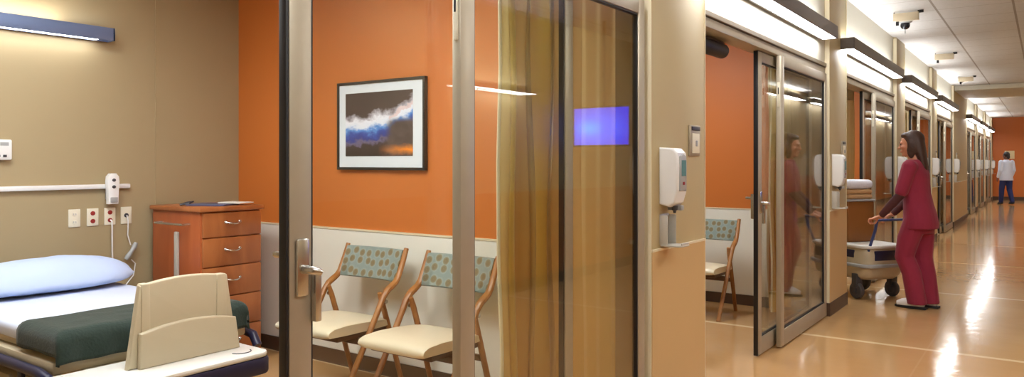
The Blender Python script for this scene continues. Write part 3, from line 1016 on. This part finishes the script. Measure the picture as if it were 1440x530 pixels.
# blanket draped over the foot of the mattress
def drape_point(a, b, w, L, top, r):
    """a across from the centre, b along towards the foot"""
    def fold(s, lim):
        if s <= lim - r:
            return s, 0.0
        e = s - (lim - r)
        q = r * PI / 2
        if e < q:
            return lim - r + r * math.sin(e / r), r - r * math.cos(e / r)
        return lim, r + (e - q)
    ya, da = fold(abs(a), w / 2)
    xb, db = fold(b, L)
    return math.copysign(ya, a), xb, top - max(da, db) - 0.1 * min(da, db)
W_, L_ = (BY1 - BY0) + 0.036, 0.40
bl = MB()
NA, NB = 64, 34
amax, bmax = W_ / 2 + 0.085, L_ + 0.115
grid = []
for j in range(NB + 1):
    for i in range(NA + 1):
        a = -amax + 2 * amax * i / NA
        b = bmax * j / NB
        y, x, z = drape_point(a, b, W_, L_, BZ + 0.018, 0.045)
        nz = noise.noise(Vector((x * 9, y * 9, z * 6)))
        out = 0.007 * max(0, nz) + (0.012 * (0.5 + 0.5 * math.sin(a * 38)) if b > L_ else 0) * min(1, (b - L_) / 0.06 if b > L_ else 0)
        edge = 0.02 * noise.noise(Vector((a * 5, 3.1, 0))) if j == 0 else 0
        hem = 0.009 * noise.noise(Vector((a * 7 + 11, b * 7, 0))) if (j == NB or i in (0, NA)) else 0
        grid.append((-3.935 + x + edge + out, (BY0 + BY1) / 2 + y + (0.006 * max(0, nz) * (1 if y > 0 else -1)), z + 0.005 * max(0, nz) - hem))
fs = [(j * (NA + 1) + i, j * (NA + 1) + i + 1, (j + 1) * (NA + 1) + i + 1, (j + 1) * (NA + 1) + i) for j in range(NB) for i in range(NA)]
bl.add(grid, fs)
o = bl.build('blanket', M['blanket'], smooth=True, angle=80)
sd = o.modifiers.new('thickness', 'SOLIDIFY'); sd.thickness = 0.008; sd.offset = 1.0
tag(o, 'dark green blanket folded across the foot of the bed', 'blanket')

# pillow
pm = MB()
NU, NV = 40, 24
rings = []
for j in range(NV + 1):
    v = -1 + 2 * j / NV
    ring = []
    for i in range(NU):
        a = 2 * PI * i / NU
        # cross-section: flat seam at front and back
        prof = (1 - abs(v) ** 2.6) ** 0.55 if abs(v) < 1 else 0.0
        hx = 0.215 * (0.90 + 0.10 * (1 - v * v)) + 0.0
        x = math.cos(a) * hx * (0.35 + 0.65 * (1 - abs(v) ** 6))
        z = math.sin(a) * 0.125 * prof * abs(math.sin(a)) ** 0.25
        zz = z if z > 0 else z * 0.55
        x += 0.006 * noise.noise(Vector((v * 3, a, 2)))
        zz += 0.010 * noise.noise(Vector((v * 4, x * 9, 5))) * prof
        ring.append((x, v * 0.49, zz))
    rings.append(ring)
pm.loft(rings)
o = pm.build('pillow', M['pillow'], smooth=True, angle=80)
o.location = (-4.86, 2.02, BZ + 0.078)
o.rotation_euler = (0, math.radians(7), 0)
tag(o, 'pale blue white pillow at the head of the hospital bed', 'pillow')

# ------------------------------------------------------------------ framed picture
t = thing('framed_picture', 'framed stormy sky print with wide white mat on the orange wall', 'picture', (-3.57, YO, 1.645))
hw, hh = 0.405, 0.297
m = MB()
for x0, x1, z0, z1 in ((-hw, hw, hh - 0.018, hh), (-hw, hw, -hh, -hh + 0.018), (-hw, -hw + 0.018, -hh + 0.018, hh - 0.018), (hw - 0.018, hw, -hh + 0.018, hh - 0.018)):
    m.box(x0, x1, -0.034, -0.001, z0, z1, 0.002, 1)
m.build('frame', M['blackframe'], t)
MB().box(-hw + 0.018, hw - 0.018, -0.024, -0.016, -hh + 0.018, hh - 0.018).build('mat_board', M['mat'], t, smooth=False)
uvplane('print', (-0.325, -0.0255, -0.205), (0.625, 0, 0), (0, 0, 0.425), M['art'], t)

# ------------------------------------------------------------------ visitor chairs
def make_chair():
    """local: faces -y, origin on the floor at the chair's centre"""
    t = empty('visitor_chair')
    hw = 0.262
    for s in (-1, 1):
        x = s * hw
        m = MB()
        pts = [(x, 0.275, 0.862), (x, 0.245, 0.80), (x, 0.165, 0.69), (x, 0.13, 0.655), (x, 0.075, 0.63), (x, 0.045, 0.60), (x, 0.02, 0.55), (x, -0.30, 0.012)]
        pts = [(x, 0.262, 0.865), (x, 0.228, 0.78), (x, 0.188, 0.695), (x, 0.165, 0.668), (x, 0.13, 0.648), (x, 0.095, 0.628), (x, 0.062, 0.592), (x, 0.03, 0.535), (x, -0.13, 0.265), (x, -0.295, 0.0)]
        m.tube(pts, [0.016, 0.019, 0.02, 0.022, 0.024, 0.023, 0.021, 0.02, 0.019, 0.018], 10, flat=0.8, ref=(1, 0, 0))
        m.build('side_post', M['oak'], t)
        m = MB()
        xi = s * (hw - 0.036)
        m.tube([(xi, 0.066, 0.612), (xi, 0.085, 0.56), (xi, 0.14, 0.40), (xi, 0.205, 0.2), (xi, 0.268, 0.0)], [0.015, 0.02, 0.02, 0.019, 0.018], 10, flat=0.75, ref=(1, 0, 0))
        m.build('rear_leg', M['oak'], t)
        MB().lathe([(0.012, 0), (0.012, 0.036)], (s * hw - (0.036 if s > 0 else 0), 0.09, 0.56), 'x', 10).build('pivot_bolt', M['chrome'], t)
    m = MB()
    m.box(-hw + 0.012, hw - 0.012, -0.115, -0.085, 0.335, 0.375, 0.006)
    m.build('front_rail', M['rail'], t)
    m = MB()
    m.box(-hw + 0.03, hw - 0.03, 0.165, 0.19, 0.285, 0.32, 0.006)
    m.build('rear_rail', M['rail'], t)
    # seat: cushion with rounded waterfall front on a dark pan
    m = MB()
    prof = []
    N = 28
    sec = [(-0.335, 0.405), (-0.345, 0.425), (-0.335, 0.448), (-0.30, 0.466), (-0.20, 0.474), (-0.05, 0.468), (0.08, 0.456), (0.135, 0.446), (0.15, 0.425), (0.135, 0.404), (0.0, 0.398), (-0.20, 0.40)]
    rings = []
    for k in range(N + 1):
        f = -1 + 2 * k / N
        sx = 0.238 * f
        shrink = (1 - abs(f) ** 8) * 0.25 + 0.75
        zc = 0.43
        rings.append([(sx, -0.10 + (y + 0.10) * (0.97 + 0.03 * (1 - abs(f) ** 6)), zc + (z - zc) * shrink + 0.006 * (1 - f * f) * (1 if z > zc else 0)) for y, z in sec])
    m.loft(rings)
    m.build('seat', M['vinyl'], t, angle=60)
    MB().box(-0.222, 0.222, -0.26, 0.13, 0.372, 0.402, 0.008).build('seat_pan', M['rail'], t)
    # backrest: gently curved upholstered pad between the posts
    m = MB()
    rings = []
    for k in range(N + 1):
        f = -1 + 2 * k / N
        x = f * (hw - 0.014)
        bow = 0.022 * (1 - f * f)
        r = []
        for y, z in ((0.236, 0.845), (0.242, 0.853), (0.268, 0.853), (0.274, 0.843), (0.208, 0.672), (0.200, 0.665), (0.174, 0.665), (0.169, 0.674)):
            r.append((x, y + bow, z))
        rings.append(r)
    m.loft(rings)
    m.build('backrest', M['dots'], t, angle=50)
    return t

chair = make_chair()
cg = 'oak visitor chairs with dotted backs'
for i, (x, y, rz, l) in enumerate(((-3.49, 3.13, 0.0, 'oak chair with dotted teal back below the framed picture, fully in view'),
                                   (-2.78, 3.13, 0.0, 'oak chair with dotted teal back partly behind the door stile and next to the curtain'),
                                   (-2.60, 6.68, 0.0, 'oak chair with dotted teal back in the second room, seen through its open doorway'))):
    t = chair if i == 0 else copy_tree(chair)
    t.location = (x, y, 0)
    t.rotation_euler = (0, 0, rz)
    tag(t, l, 'chair', cg)

# ------------------------------------------------------------------ privacy curtains
def make_curtain(Lc=0.97, folds=7, z0=0.16, z1=2.22):
    t = empty('privacy_curtain')
    NS, NZ = 150, 24
    def pos(s, z):
        f = s / NS
        q = min(1.0, max(0.0, (f - 0.42) / 0.25))  # far half flattens out, imitating the brown haze reflected in the glass
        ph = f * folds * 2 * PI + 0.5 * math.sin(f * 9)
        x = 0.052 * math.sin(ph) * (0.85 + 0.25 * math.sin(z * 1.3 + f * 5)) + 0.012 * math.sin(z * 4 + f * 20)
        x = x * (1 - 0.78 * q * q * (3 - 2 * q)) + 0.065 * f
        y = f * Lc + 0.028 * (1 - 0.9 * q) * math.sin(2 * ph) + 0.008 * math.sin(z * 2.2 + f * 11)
        return (x, y, z)
    def cloth(name, za, zb, nz, mat):
        vs, fs, uv = [], [], []
        for j in range(nz + 1):
            z = za + (zb - za) * j / nz
            for s in range(NS + 1):
                vs.append(pos(s, z)); uv.append((s / NS * 2.6 if s < NS * 0.45 else 1.17 + (s / NS - 0.45) * 0.10, (z - z0) / (z1 - z0)))  # stripes nearly stop in the far half, standing in for reflected haze
        for j in range(nz):
            for s in range(NS):
                fs.append((j * (NS + 1) + s, j * (NS + 1) + s + 1, (j + 1) * (NS + 1) + s + 1, (j + 1) * (NS + 1) + s))
        me = bpy.data.meshes.new(name)
        me.from_pydata(vs, [], fs)
        l = me.uv_layers.new(name='UVMap')
        for lp in me.loops:
            l.data[lp.index].uv = uv[lp.vertex_index]
        me.materials.append(mat)
        me.polygons.foreach_set('use_smooth', [True] * len(me.polygons))
        o = bpy.data.objects.new(name, me)
        COL.objects.link(o); o.parent = t
        return o
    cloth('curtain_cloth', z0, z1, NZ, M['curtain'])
    cloth('mesh_header', z1, 2.70, 5, M['mesh_cloth'])
    MB().tube([pos(0, z) for z in (z0, 0.6, 1.0, 1.4, 1.8, z1)], 0.008, 8).build('leading_hem', M['mesh_cloth'], t)
    return t
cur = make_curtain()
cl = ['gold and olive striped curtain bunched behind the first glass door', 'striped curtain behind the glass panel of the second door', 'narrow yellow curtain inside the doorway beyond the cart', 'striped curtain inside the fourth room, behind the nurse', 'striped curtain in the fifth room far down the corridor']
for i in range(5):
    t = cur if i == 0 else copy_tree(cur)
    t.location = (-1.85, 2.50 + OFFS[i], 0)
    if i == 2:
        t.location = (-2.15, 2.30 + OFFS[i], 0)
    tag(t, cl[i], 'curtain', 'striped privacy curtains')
    r = MB().box(-1.865 - (0.30 if i == 2 else 0), -1.835 - (0.30 if i == 2 else 0), OFFS[i] + 0.5, OFFS[i] + YO - 0.02, 2.71, 2.749, 0.004).build('curtain_track', M['alu'])
    tag(r, 'thin metal ceiling track carrying the ' + cl[i].replace('gold and olive ', ''), 'curtain track', 'curtain tracks')

# ------------------------------------------------------------------ wall monitor opposite (seen mirrored in the glass)
t = thing('wall_monitor', 'blue screen mirrored in the glass of the first door', 'screen', (0.93, 7.66, 1.815), 0.0)
MB().box(-0.38, 0.38, -0.03, 0.02, -0.238, 0.238, 0.008).build('bezel', M['dark_grey'], t)
uvplane('screen', (-0.355, -0.0315, -0.215), (0.71, 0, 0), (0, 0, 0.43), M['screen'], t)
MB().box(-0.04, 0.04, 0.02, 0.08, 0.0, 0.10).tube([(0, 0.05, 0.08), (0, 0.05, ZC - 1.82)], 0.02, 10).build('ceiling_pole', M['dark_grey'], t)

# ------------------------------------------------------------------ people
def rotz(p, a, c=(0, 0)):
    x, y = p[0] - c[0], p[1] - c[1]
    return (c[0] + x * math.cos(a) - y * math.sin(a), c[1] + x * math.sin(a) + y * math.cos(a), p[2])

def limb(mb, pts, rs, seg=14):
    # subdivide the chain so that joints stay round
    mb.tube(pts, rs, seg)
    for p, r in zip(pts, rs):
        mb.ell(p, (r, r, r), 12, 8)

def hand(mb, wrist, grip, side):
    """closed around a bar along x through grip; side -1/+1"""
    w, g = Vector(wrist), Vector(grip)
    kn = g + Vector((0, -0.014, 0.026))
    mid = (w + kn) * 0.5
    mb.tube([w, mid + Vector((0, 0, 0.004)), kn], [0.024, 0.034, 0.036], 12, flat=0.42, ref=(1, 0, 0))
    for i, (dx, ln) in enumerate(((-0.029, 0.9), (-0.010, 1.05), (0.010, 1.0), (0.028, 0.8))):
        b = Vector((dx, 0, 0))
        pts = [kn + b, g + b + Vector((0, 0.020 * ln, 0.024)), g + b + Vector((0, 0.029 * ln, -0.004)), g + b + Vector((0, 0.010, -0.026 * ln))]
        mb.tube(pts, [0.0095, 0.0092, 0.0085, 0.0075], 8)
        mb.ell(pts[-1], (0.0078,) * 3, 8, 6)
    tx = -side * 0.036
    pts = [mid + Vector((tx * 0.8, 0, -0.002)), g + Vector((tx * 1.25, -0.026, 0.002)), g + Vector((tx * 1.1, -0.014, -0.024)), g + Vector((tx * 0.6, 0.008, -0.027))]
    mb.tube(pts, [0.012, 0.011, 0.010, 0.008], 8)
    mb.ell(pts[-1], (0.0082,) * 3, 8, 6)

def open_hand(mb, wrist, d, side, fwd=(0, 1, 0)):
    """relaxed hanging hand along direction d"""
    w, d, f = Vector(wrist), Vector(d).normalized(), Vector(fwd)
    kn = w + d * 0.085
    mb.tube([w, w + d * 0.045, kn], [0.026, 0.038, 0.038], 12, flat=0.45, ref=f)
    for off, ln in ((-0.028, 0.058), (-0.010, 0.072), (0.010, 0.078), (0.028, 0.066)):
        b = kn + f * off
        inn = Vector((-side, 0, 0))
        mb.tube([b - d * 0.01, b + d * ln * 0.5, b + d * ln * 0.85 + inn * 0.012, b + d * ln + inn * 0.022], [0.0095, 0.009, 0.0085, 0.007], 8)
    b = w + d * 0.03 + f * 0.032
    mb.tube([b, b + d * 0.028 + f * 0.022, b + d * 0.058 + f * 0.028], [0.012, 0.011, 0.008], 8)

def head_shapes(mb, zc, turn, nod=0.0, c=(0, 0.0)):
    mt = Matrix.Translation((c[0], c[1], zc)) @ Matrix.Rotation(turn, 4, 'Z') @ Matrix.Rotation(nod, 4, 'X')
    E = lambda p, r: mb.ell(p, r, 20, 14, mt)
    E((0, -0.012, 0.022), (0.074, 0.094, 0.092))      # skull
    E((0, 0.022, -0.015), (0.062, 0.068, 0.098))      # face
    E((0, 0.040, -0.088), (0.040, 0.042, 0.030))      # jaw
    E((0, 0.066, -0.098), (0.020, 0.020, 0.018))      # chin
    E((0, 0.078, 0.022), (0.048, 0.016, 0.014))       # brow
    E((0, 0.088, -0.010), (0.010, 0.016, 0.026))      # nose bridge
    E((0, 0.102, -0.028), (0.013, 0.016, 0.012))      # nose tip
    E((0, 0.082, -0.060), (0.022, 0.014, 0.007))      # upper lip
    E((0, 0.079, -0.072), (0.019, 0.013, 0.007))      # lower lip
    for s in (-1, 1):
        E((s * 0.040, 0.066, -0.022), (0.024, 0.022, 0.020))   # cheeks
        E((s * 0.074, -0.008, -0.012), (0.010, 0.020, 0.030))  # ears
    return mt

def face_parts(mt, body):
    for s in (-1, 1):
        MB().ell((s * 0.030, 0.086, 0.004), (0.013, 0.006, 0.007), 12, 8, mt).build('eye', M['eye'], body)
        MB().ell((s * 0.031, 0.091, 0.022), (0.018, 0.005, 0.004), 10, 6, mt).build('eyebrow', M['hair'], body)
    MB().ell((0, 0.095, -0.066), (0.020, 0.006, 0.006), 12, 8, mt).build('mouth', M['lips'], body)

def E2(mb, c, rx, ry, n=24):
    return mb.ering(c, rx, ry, n)

# --- nurse, pushing the cart; local +y is where she faces
lean = lambda p: (p[0], p[1] + 0.11 * max(0.0, p[2] - 0.85), p[2])
nb = MB()
def torso(mb, secs, n=24):
    mb.loft([[lean(q) for q in mb.ering((0, yo, z), rx, ry, n)] for z, rx, ry, yo in secs])
torso(nb, [(0.80, 0.12, 0.09, 0.0), (0.88, 0.155, 0.11, -0.01), (0.96, 0.145, 0.10, 0.0), (1.06, 0.122, 0.085, 0.005), (1.18, 0.135, 0.095, 0.005), (1.28, 0.15, 0.10, 0.0), (1.35, 0.15, 0.08, -0.01), (1.40, 0.10, 0.06, -0.015), (1.43, 0.055, 0.05, -0.01)])
nb.tube([lean((0, -0.015, 1.38)), lean((0, -0.005, 1.46)), lean((0, 0.005, 1.53))], [0.062, 0.050, 0.052], 14)
HZ = 1.575
NT = -0.10   # head turned a little to her left, towards the camera side
nmt = head_shapes(nb, HZ, 0.28, -0.10, (0, lean((0, 0.005, HZ))[1]))
GR = [(-0.16, 0.385, 0.82), (0.16, 0.385, 0.82)]
arms = {}
for s, g in zip((-1, 1), GR):
    sh = lean((s * 0.165, -0.01, 1.355)); el = (s * 0.205, 0.115, 1.085); wr = (s * 0.165, 0.305, 0.872)
    arms[s] = (sh, el, wr)
    limb(nb, [sh, tuple((Vector(sh) + Vector(el)) / 2), el, tuple(Vector(el) * 0.6 + Vector(wr) * 0.4), wr], [0.046, 0.043, 0.037, 0.036, 0.024])
    hand(nb, wr, g, s)
LEG = {-1: [(-0.08, 0.0, 0.88), (-0.08, 0.08, 0.66), (-0.078, 0.115, 0.49), (-0.076, 0.055, 0.34), (-0.075, 0.01, 0.09)],
       1: [(0.08, 0.0, 0.88), (0.08, 0.0, 0.66), (0.078, 0.0, 0.48), (0.076, -0.03, 0.33), (0.075, -0.055, 0.09)]}
for s in (-1, 1):
    limb(nb, LEG[s], [0.088, 0.076, 0.056, 0.054, 0.036])
    ax, ay, az = LEG[s][-1]
    nb.tube([(ax, ay - 0.045, 0.045), (ax, ay, 0.055), (ax, ay + 0.08, 0.04), (ax, ay + 0.15, 0.028)], [0.026, 0.034, 0.033, 0.02], 12)
nurse = remeshed('person', nb, M['skin'], None, 0.0055, 5)
tag(nurse, 'person with long brown hair in maroon scrubs pushing a cart', 'person')
face_parts(nmt, nurse)
# hair: cap and a fall down to the shoulder blades
hb = MB()
E = lambda p, r: hb.ell(p, r, 20, 14, nmt)
E((0, -0.030, 0.040), (0.086, 0.098, 0.095))
E((0, 0.028, 0.088), (0.062, 0.050, 0.030))
for s in (-1, 1):
    E((s * 0.070, -0.020, -0.02), (0.022, 0.050, 0.085))
    E((s * 0.064, 0.005, -0.07), (0.018, 0.034, 0.07))
rings = []
for z, rx, ry, yo in ((0.06, 0.082, 0.06, -0.055), (0.0, 0.088, 0.06, -0.065), (-0.08, 0.09, 0.056, -0.072), (-0.16, 0.092, 0.048, -0.082), (-0.24, 0.085, 0.036, -0.092), (-0.29, 0.06, 0.02, -0.096)):
    rings.append([nmt @ Vector(q) for q in hb.ering((0, yo, z), rx, ry, 20)])
hb.loft(rings)
remeshed('hair', hb, M['hair'], nurse, 0.007, 3)
# scrub top with short sleeves
tb = MB()
torso(tb, [(0.765, 0.198, 0.155, 0.0), (0.82, 0.196, 0.152, -0.005), (0.90, 0.188, 0.142, -0.005), (1.0, 0.172, 0.128, 0.0), (1.10, 0.166, 0.122, 0.005), (1.20, 0.172, 0.128, 0.008), (1.29, 0.178, 0.124, 0.0), (1.36, 0.172, 0.10, -0.008), (1.40, 0.125, 0.082, -0.012), (1.425, 0.078, 0.07, -0.012)])
for s in (-1, 1):
    sh, el, wr = (Vector(p) for p in arms[s])
    limb(tb, [tuple(sh + Vector((-s * 0.03, 0, -0.005))), tuple(sh), tuple(sh.lerp(el, 0.5)), tuple(sh.lerp(el, 0.86))], [0.07, 0.070, 0.064, 0.060])
remeshed('scrub_top', tb, M['maroon'], nurse, 0.008, 4)
for s in (-1, 1):
    sh, el, wr = (Vector(p) for p in arms[s])
    ub = MB()
    limb(ub, [tuple(sh.lerp(el, 0.55)), tuple(el), tuple(el * 0.6 + wr * 0.4), tuple(el.lerp(wr, 0.9))], [0.047, 0.043, 0.041, 0.033])
    remeshed('forearm_cover', ub, M['forearm_brown'], nurse, 0.007, 3)  # dark brown layer over elbow and forearm
pb = MB()
pb.loft([pb.ering((0, 0.0, z), rx, ry, 24) for z, rx, ry in ((0.72, 0.14, 0.11), (0.80, 0.178, 0.135), (0.88, 0.178, 0.135), (0.97, 0.160, 0.118))])
for s in (-1, 1):
    L = [Vector(p) for p in LEG[s]]
    L[-1] = L[-1] + Vector((0, -0.005, -0.045))
    limb(pb, [tuple(p) for p in L], [0.108, 0.100, 0.088, 0.086, 0.088])
for i, v in enumerate(pb.v):
    if v[2] < 0.045:
        pb.v[i] = (v[0], v[1], 0.045)
remeshed('scrub_trousers', pb, M['maroon'], nurse, 0.009, 4)
for s in (-1, 1):
    ax, ay, az = LEG[s][-1]
    sb = MB()
    sb.tube([(ax, ay - 0.07, 0.045), (ax, ay - 0.03, 0.055), (ax, ay + 0.05, 0.055), (ax, ay + 0.12, 0.045), (ax, ay + 0.175, 0.034)], [0.034, 0.043, 0.046, 0.042, 0.024], 14)
    sh_o = remeshed('shoe', sb, M['shoe'], nurse, 0.007, 3)
    MB().prism([(ax + x, ay + y) for x, y in ((-0.036, -0.09), (0.036, -0.09), (0.044, 0.06), (0.036, 0.15), (0.0, 0.195), (-0.036, 0.15), (-0.044, 0.06))], 'z', 0.0, 0.024, 0.005, 1).build('sole', M['sole'], sh_o)
NDIR = Vector((-0.98, 0.16)).normalized()
nurse.location = (-0.98, 8.13, 0.0)
nurse.rotation_euler = (0, 0, math.atan2(NDIR.y, NDIR.x) - PI / 2)

# --- far person in a white coat, walking away along the end of the corridor
fb = MB()
def torso2(mb, secs, n=20):
    mb.loft([mb.ering((0, yo, z), rx, ry, n) for z, rx, ry, yo in secs])
torso2(fb, [(0.84, 0.13, 0.10, 0.0), (0.95, 0.15, 0.105, 0.0), (1.10, 0.13, 0.09, 0.0), (1.28, 0.155, 0.10, 0.0), (1.40, 0.16, 0.08, -0.01), (1.46, 0.06, 0.055, 0.0)])
fb.tube([(0, -0.01, 1.43), (0, 0.01, 1.56)], [0.058, 0.054], 14)
fmt = head_shapes(fb, 1.615, 0.3, 0.0, (0, 0.015))
FA = {}
for s in (-1, 1):
    sh = (s * 0.18, -0.01, 1.40); el = (s * 0.225, -0.03, 1.13); wr = (s * 0.215, 0.09, 0.90)
    FA[s] = (sh, el, wr)
    limb(fb, [sh, tuple((Vector(sh) + Vector(el)) / 2), el, wr], [0.05, 0.045, 0.039, 0.026])
    open_hand(fb, wr, (0, 0.35, -0.9), s)
FL = {-1: [(-0.09, 0.0, 0.90), (-0.09, 0.10, 0.5), (-0.09, 0.13, 0.09)], 1: [(0.09, 0.0, 0.90), (0.09, -0.02, 0.5), (0.09, -0.16, 0.11)]}
for s in (-1, 1):
    limb(fb, FL[s], [0.09, 0.06, 0.038])
    ax, ay, az = FL[s][-1]
    fb.tube([(ax, ay - 0.04, az - 0.045), (ax, ay + 0.02, az - 0.04), (ax, ay + 0.14, az - 0.065)], [0.03, 0.036, 0.022], 12)
far = remeshed('person', fb, M['skin_dark'], None, 0.009, 4)
tag(far, 'person in white coat and blue trousers near the far end wall', 'person')
face_parts(fmt, far)
hb = MB()
hb.ell((0, -0.022, 0.034), (0.086, 0.10, 0.098), 20, 14, fmt)
hb.ell((0, -0.085, -0.04), (0.06, 0.035, 0.075), 16, 10, fmt)
remeshed('hair', hb, M['blackhair'], far, 0.009, 3)
tb = MB()
torso2(tb, [(0.80, 0.215, 0.165, 0.0), (0.95, 0.195, 0.15, 0.0), (1.12, 0.175, 0.135, 0.0), (1.28, 0.185, 0.13, 0.0), (1.40, 0.185, 0.105, -0.01), (1.455, 0.10, 0.08, 0.0), (1.48, 0.075, 0.07, 0.0)])
for s in (-1, 1):
    limb(tb, [tuple(Vector(FA[s][0])), FA[s][1], tuple(Vector(FA[s][1]).lerp(Vector(FA[s][2]), 0.9))], [0.074, 0.062, 0.05])
remeshed('white_coat', tb, M['coat'], far, 0.010, 4)
pb = MB()
torso2(pb, [(0.78, 0.13, 0.10, 0.0), (0.86, 0.17, 0.13, 0.0), (0.98, 0.155, 0.115, 0.0)])
for s in (-1, 1):
    limb(pb, FL[s], [0.105, 0.082, 0.066])
remeshed('trousers', pb, M['jeans'], far, 0.010, 4)
for s in (-1, 1):
    ax, ay, az = FL[s][-1]
    sb = MB().tube([(ax, ay - 0.07, az - 0.05), (ax, ay, az - 0.045), (ax, ay + 0.10, az - 0.055), (ax, ay + 0.17, az - 0.066)], [0.034, 0.042, 0.042, 0.023], 14)
    remeshed('shoe', sb, M['sole'], far, 0.008, 3)
far.location = (-1.05, 29.6, 0.0)
far.rotation_euler = (0, 0, math.radians(35))

# ------------------------------------------------------------------ cart
CD = Vector((-0.80, 0.60)).normalized()
t = thing('supply_cart', 'low cream wheeled cart with blue grip being pushed into the doorway', 'cart', (-1.60, 8.60, 0.0), math.atan2(CD.y, CD.x) - PI / 2)
# local: +y is the travel direction, the pushing end is at -y
hw, hl = 0.26, 0.36
m = MB()
rings = []
for z, ix, iy in ((0.20, 0.05, 0.07), (0.24, 0.015, 0.02), (0.34, 0.0, 0.0), (0.46, 0.0, 0.0), (0.52, 0.012, 0.015)):
    rings.append([(x, y, z) for x, y in rrect(-hw + ix, hw - ix, -hl + iy, hl - iy, 0.09)])
m.loft(rings)
m.build('shell', M['cartcream'], t, angle=50)
MB().prism(rrect(-hw - 0.01, hw + 0.01, -hl - 0.015, hl + 0.01, 0.09), 'z', 0.522, 0.556, 0.012, 3).build('lid', M['bedwhite'], t)
MB().box(-0.15, 0.15, -hl - 0.008, -hl + 0.02, 0.40, 0.50, 0.01).build('blue_panel', M['navy'], t)
MB().box(-hw - 0.006, -hw + 0.02, -0.20, 0.12, 0.42, 0.50, 0.01).build('blue_panel', M['navy'], t)
m = MB().prism(rrect(-hw - 0.03, hw + 0.03, -hl - 0.035, hl + 0.03, 0.11), 'z', 0.33, 0.365, 0.01, 2)
m.build('bumper_strip', M['grey_plastic'], t)
for sx in (-1, 1):
    for y, r in ((-0.20, 0.085), (0.22, 0.12)):
        x = sx * (hw - 0.035)
        f = MB()
        f.box(x - 0.04, x + 0.04, y - 0.035, y + 0.035, r + 0.03 if r < 0.1 else 0.17, 0.26, 0.008)
        f.box(x - 0.036, x - 0.028, y - 0.02, y + 0.02, r - 0.02, 0.24).box(x + 0.028, x + 0.036, y - 0.02, y + 0.02, r - 0.02, 0.24)
        fk = f.build('wheel_fork', M['dark_grey'], t)
        wv = MB().lathe([(0.0, -0.022), (r * 0.55, -0.022), (r * 0.6, -0.026), (r * 0.92, -0.024), (r, -0.012), (r, 0.012), (r * 0.92, 0.024), (r * 0.6, 0.026), (r * 0.55, 0.022), (0.0, 0.022)], (x, y, r), 'x', 28)
        wh = wv.build('wheel', M['greywheel'], fk)
m = MB()
for sx in (-1, 1):
    m.tube([(sx * 0.2, -hl + 0.03, 0.50), (sx * 0.2, -hl - 0.06, 0.72), (sx * 0.2, -hl - 0.085, 0.815)], 0.014, 10)
m.tube([(-0.2, -hl - 0.085, 0.82), (0.2, -hl - 0.085, 0.82)], 0.013, 12)
m.build('push_handle', M['blue'], t)
m = MB()
m.box(-0.17, 0.17, -0.02, 0.28, 0.556, 0.985, 0.015)
m.build('storage_box', M['cartbrown'], t)
MB().prism(rrect(-0.19, 0.19, -0.04, 0.30, 0.03), 'z', 0.985, 1.005, 0.005, 2).build('shelf', M['grey_plastic'], t)
bpy.context.view_layer.update()
cart = t
def towel(z, h, mat, label, s, k):
    m = MB().box(-0.165 * s, 0.165 * s, -0.14 * s, 0.14 * s, 0, h, h * 0.42, 4)
    m.v = [(x + 0.006 * noise.noise(Vector((x * 8, y * 8, k))), y + 0.006 * noise.noise(Vector((y * 8, x * 8, k + 4))), zz + (0.01 * noise.noise(Vector((x * 7, y * 7, k))) if zz > h * 0.7 else 0)) for x, y, zz in m.v]
    o = m.build('folded_towel', mat, angle=70)
    p = cart.matrix_world @ Vector((0, 0.13, z))
    o.location = p
    o.rotation_euler = (0, 0, cart.rotation_euler.z + 0.08 * math.sin(k * 3))
    tag(o, label, 'towel', 'folded linens on the cart')
towel(1.0055, 0.055, M['towel_tan'], 'tan folded towel at the bottom of the linen stack on the cart', 1.0, 1)
towel(1.0625, 0.05, M['towel_tan'], 'tan folded towel in the middle of the linen stack on the cart', 0.97, 2)
towel(1.1145, 0.10, M['towel_white'], 'thick white folded towel topping the linen stack on the cart', 1.04, 3)

# ------------------------------------------------------------------ camera
F, U0, V0 = 1050.0, 720.0, 228.0
cam = bpy.data.cameras.new('camera')
co = bpy.data.objects.new('camera', cam)
COL.objects.link(co)
cam.sensor_width = 36.0
cam.sensor_fit = 'HORIZONTAL'
cam.lens = 36.0 * F / 1440.0
cam.shift_y = -(265.0 - V0) / 1440.0
cam.clip_start = 0.02
yaw = math.atan(750.0 / F)
co.location = (0, 0, 1.4)
co.rotation_euler = (PI / 2, 0, yaw)
SC.camera = co

w = bpy.data.worlds.new('world')
w.use_nodes = True
w.node_tree.nodes['Background'].inputs[0].default_value = (0.9, 0.8, 0.65, 1)
w.node_tree.nodes['Background'].inputs[1].default_value = 0.15
SC.world = w
SC.view_settings.view_transform = 'Standard'
SC.view_settings.look = 'None'
SC.view_settings.exposure = 0.45
SC.cycles.max_bounces = 12
SC.cycles.transparent_max_bounces = 24
SC.cycles.use_denoising = True
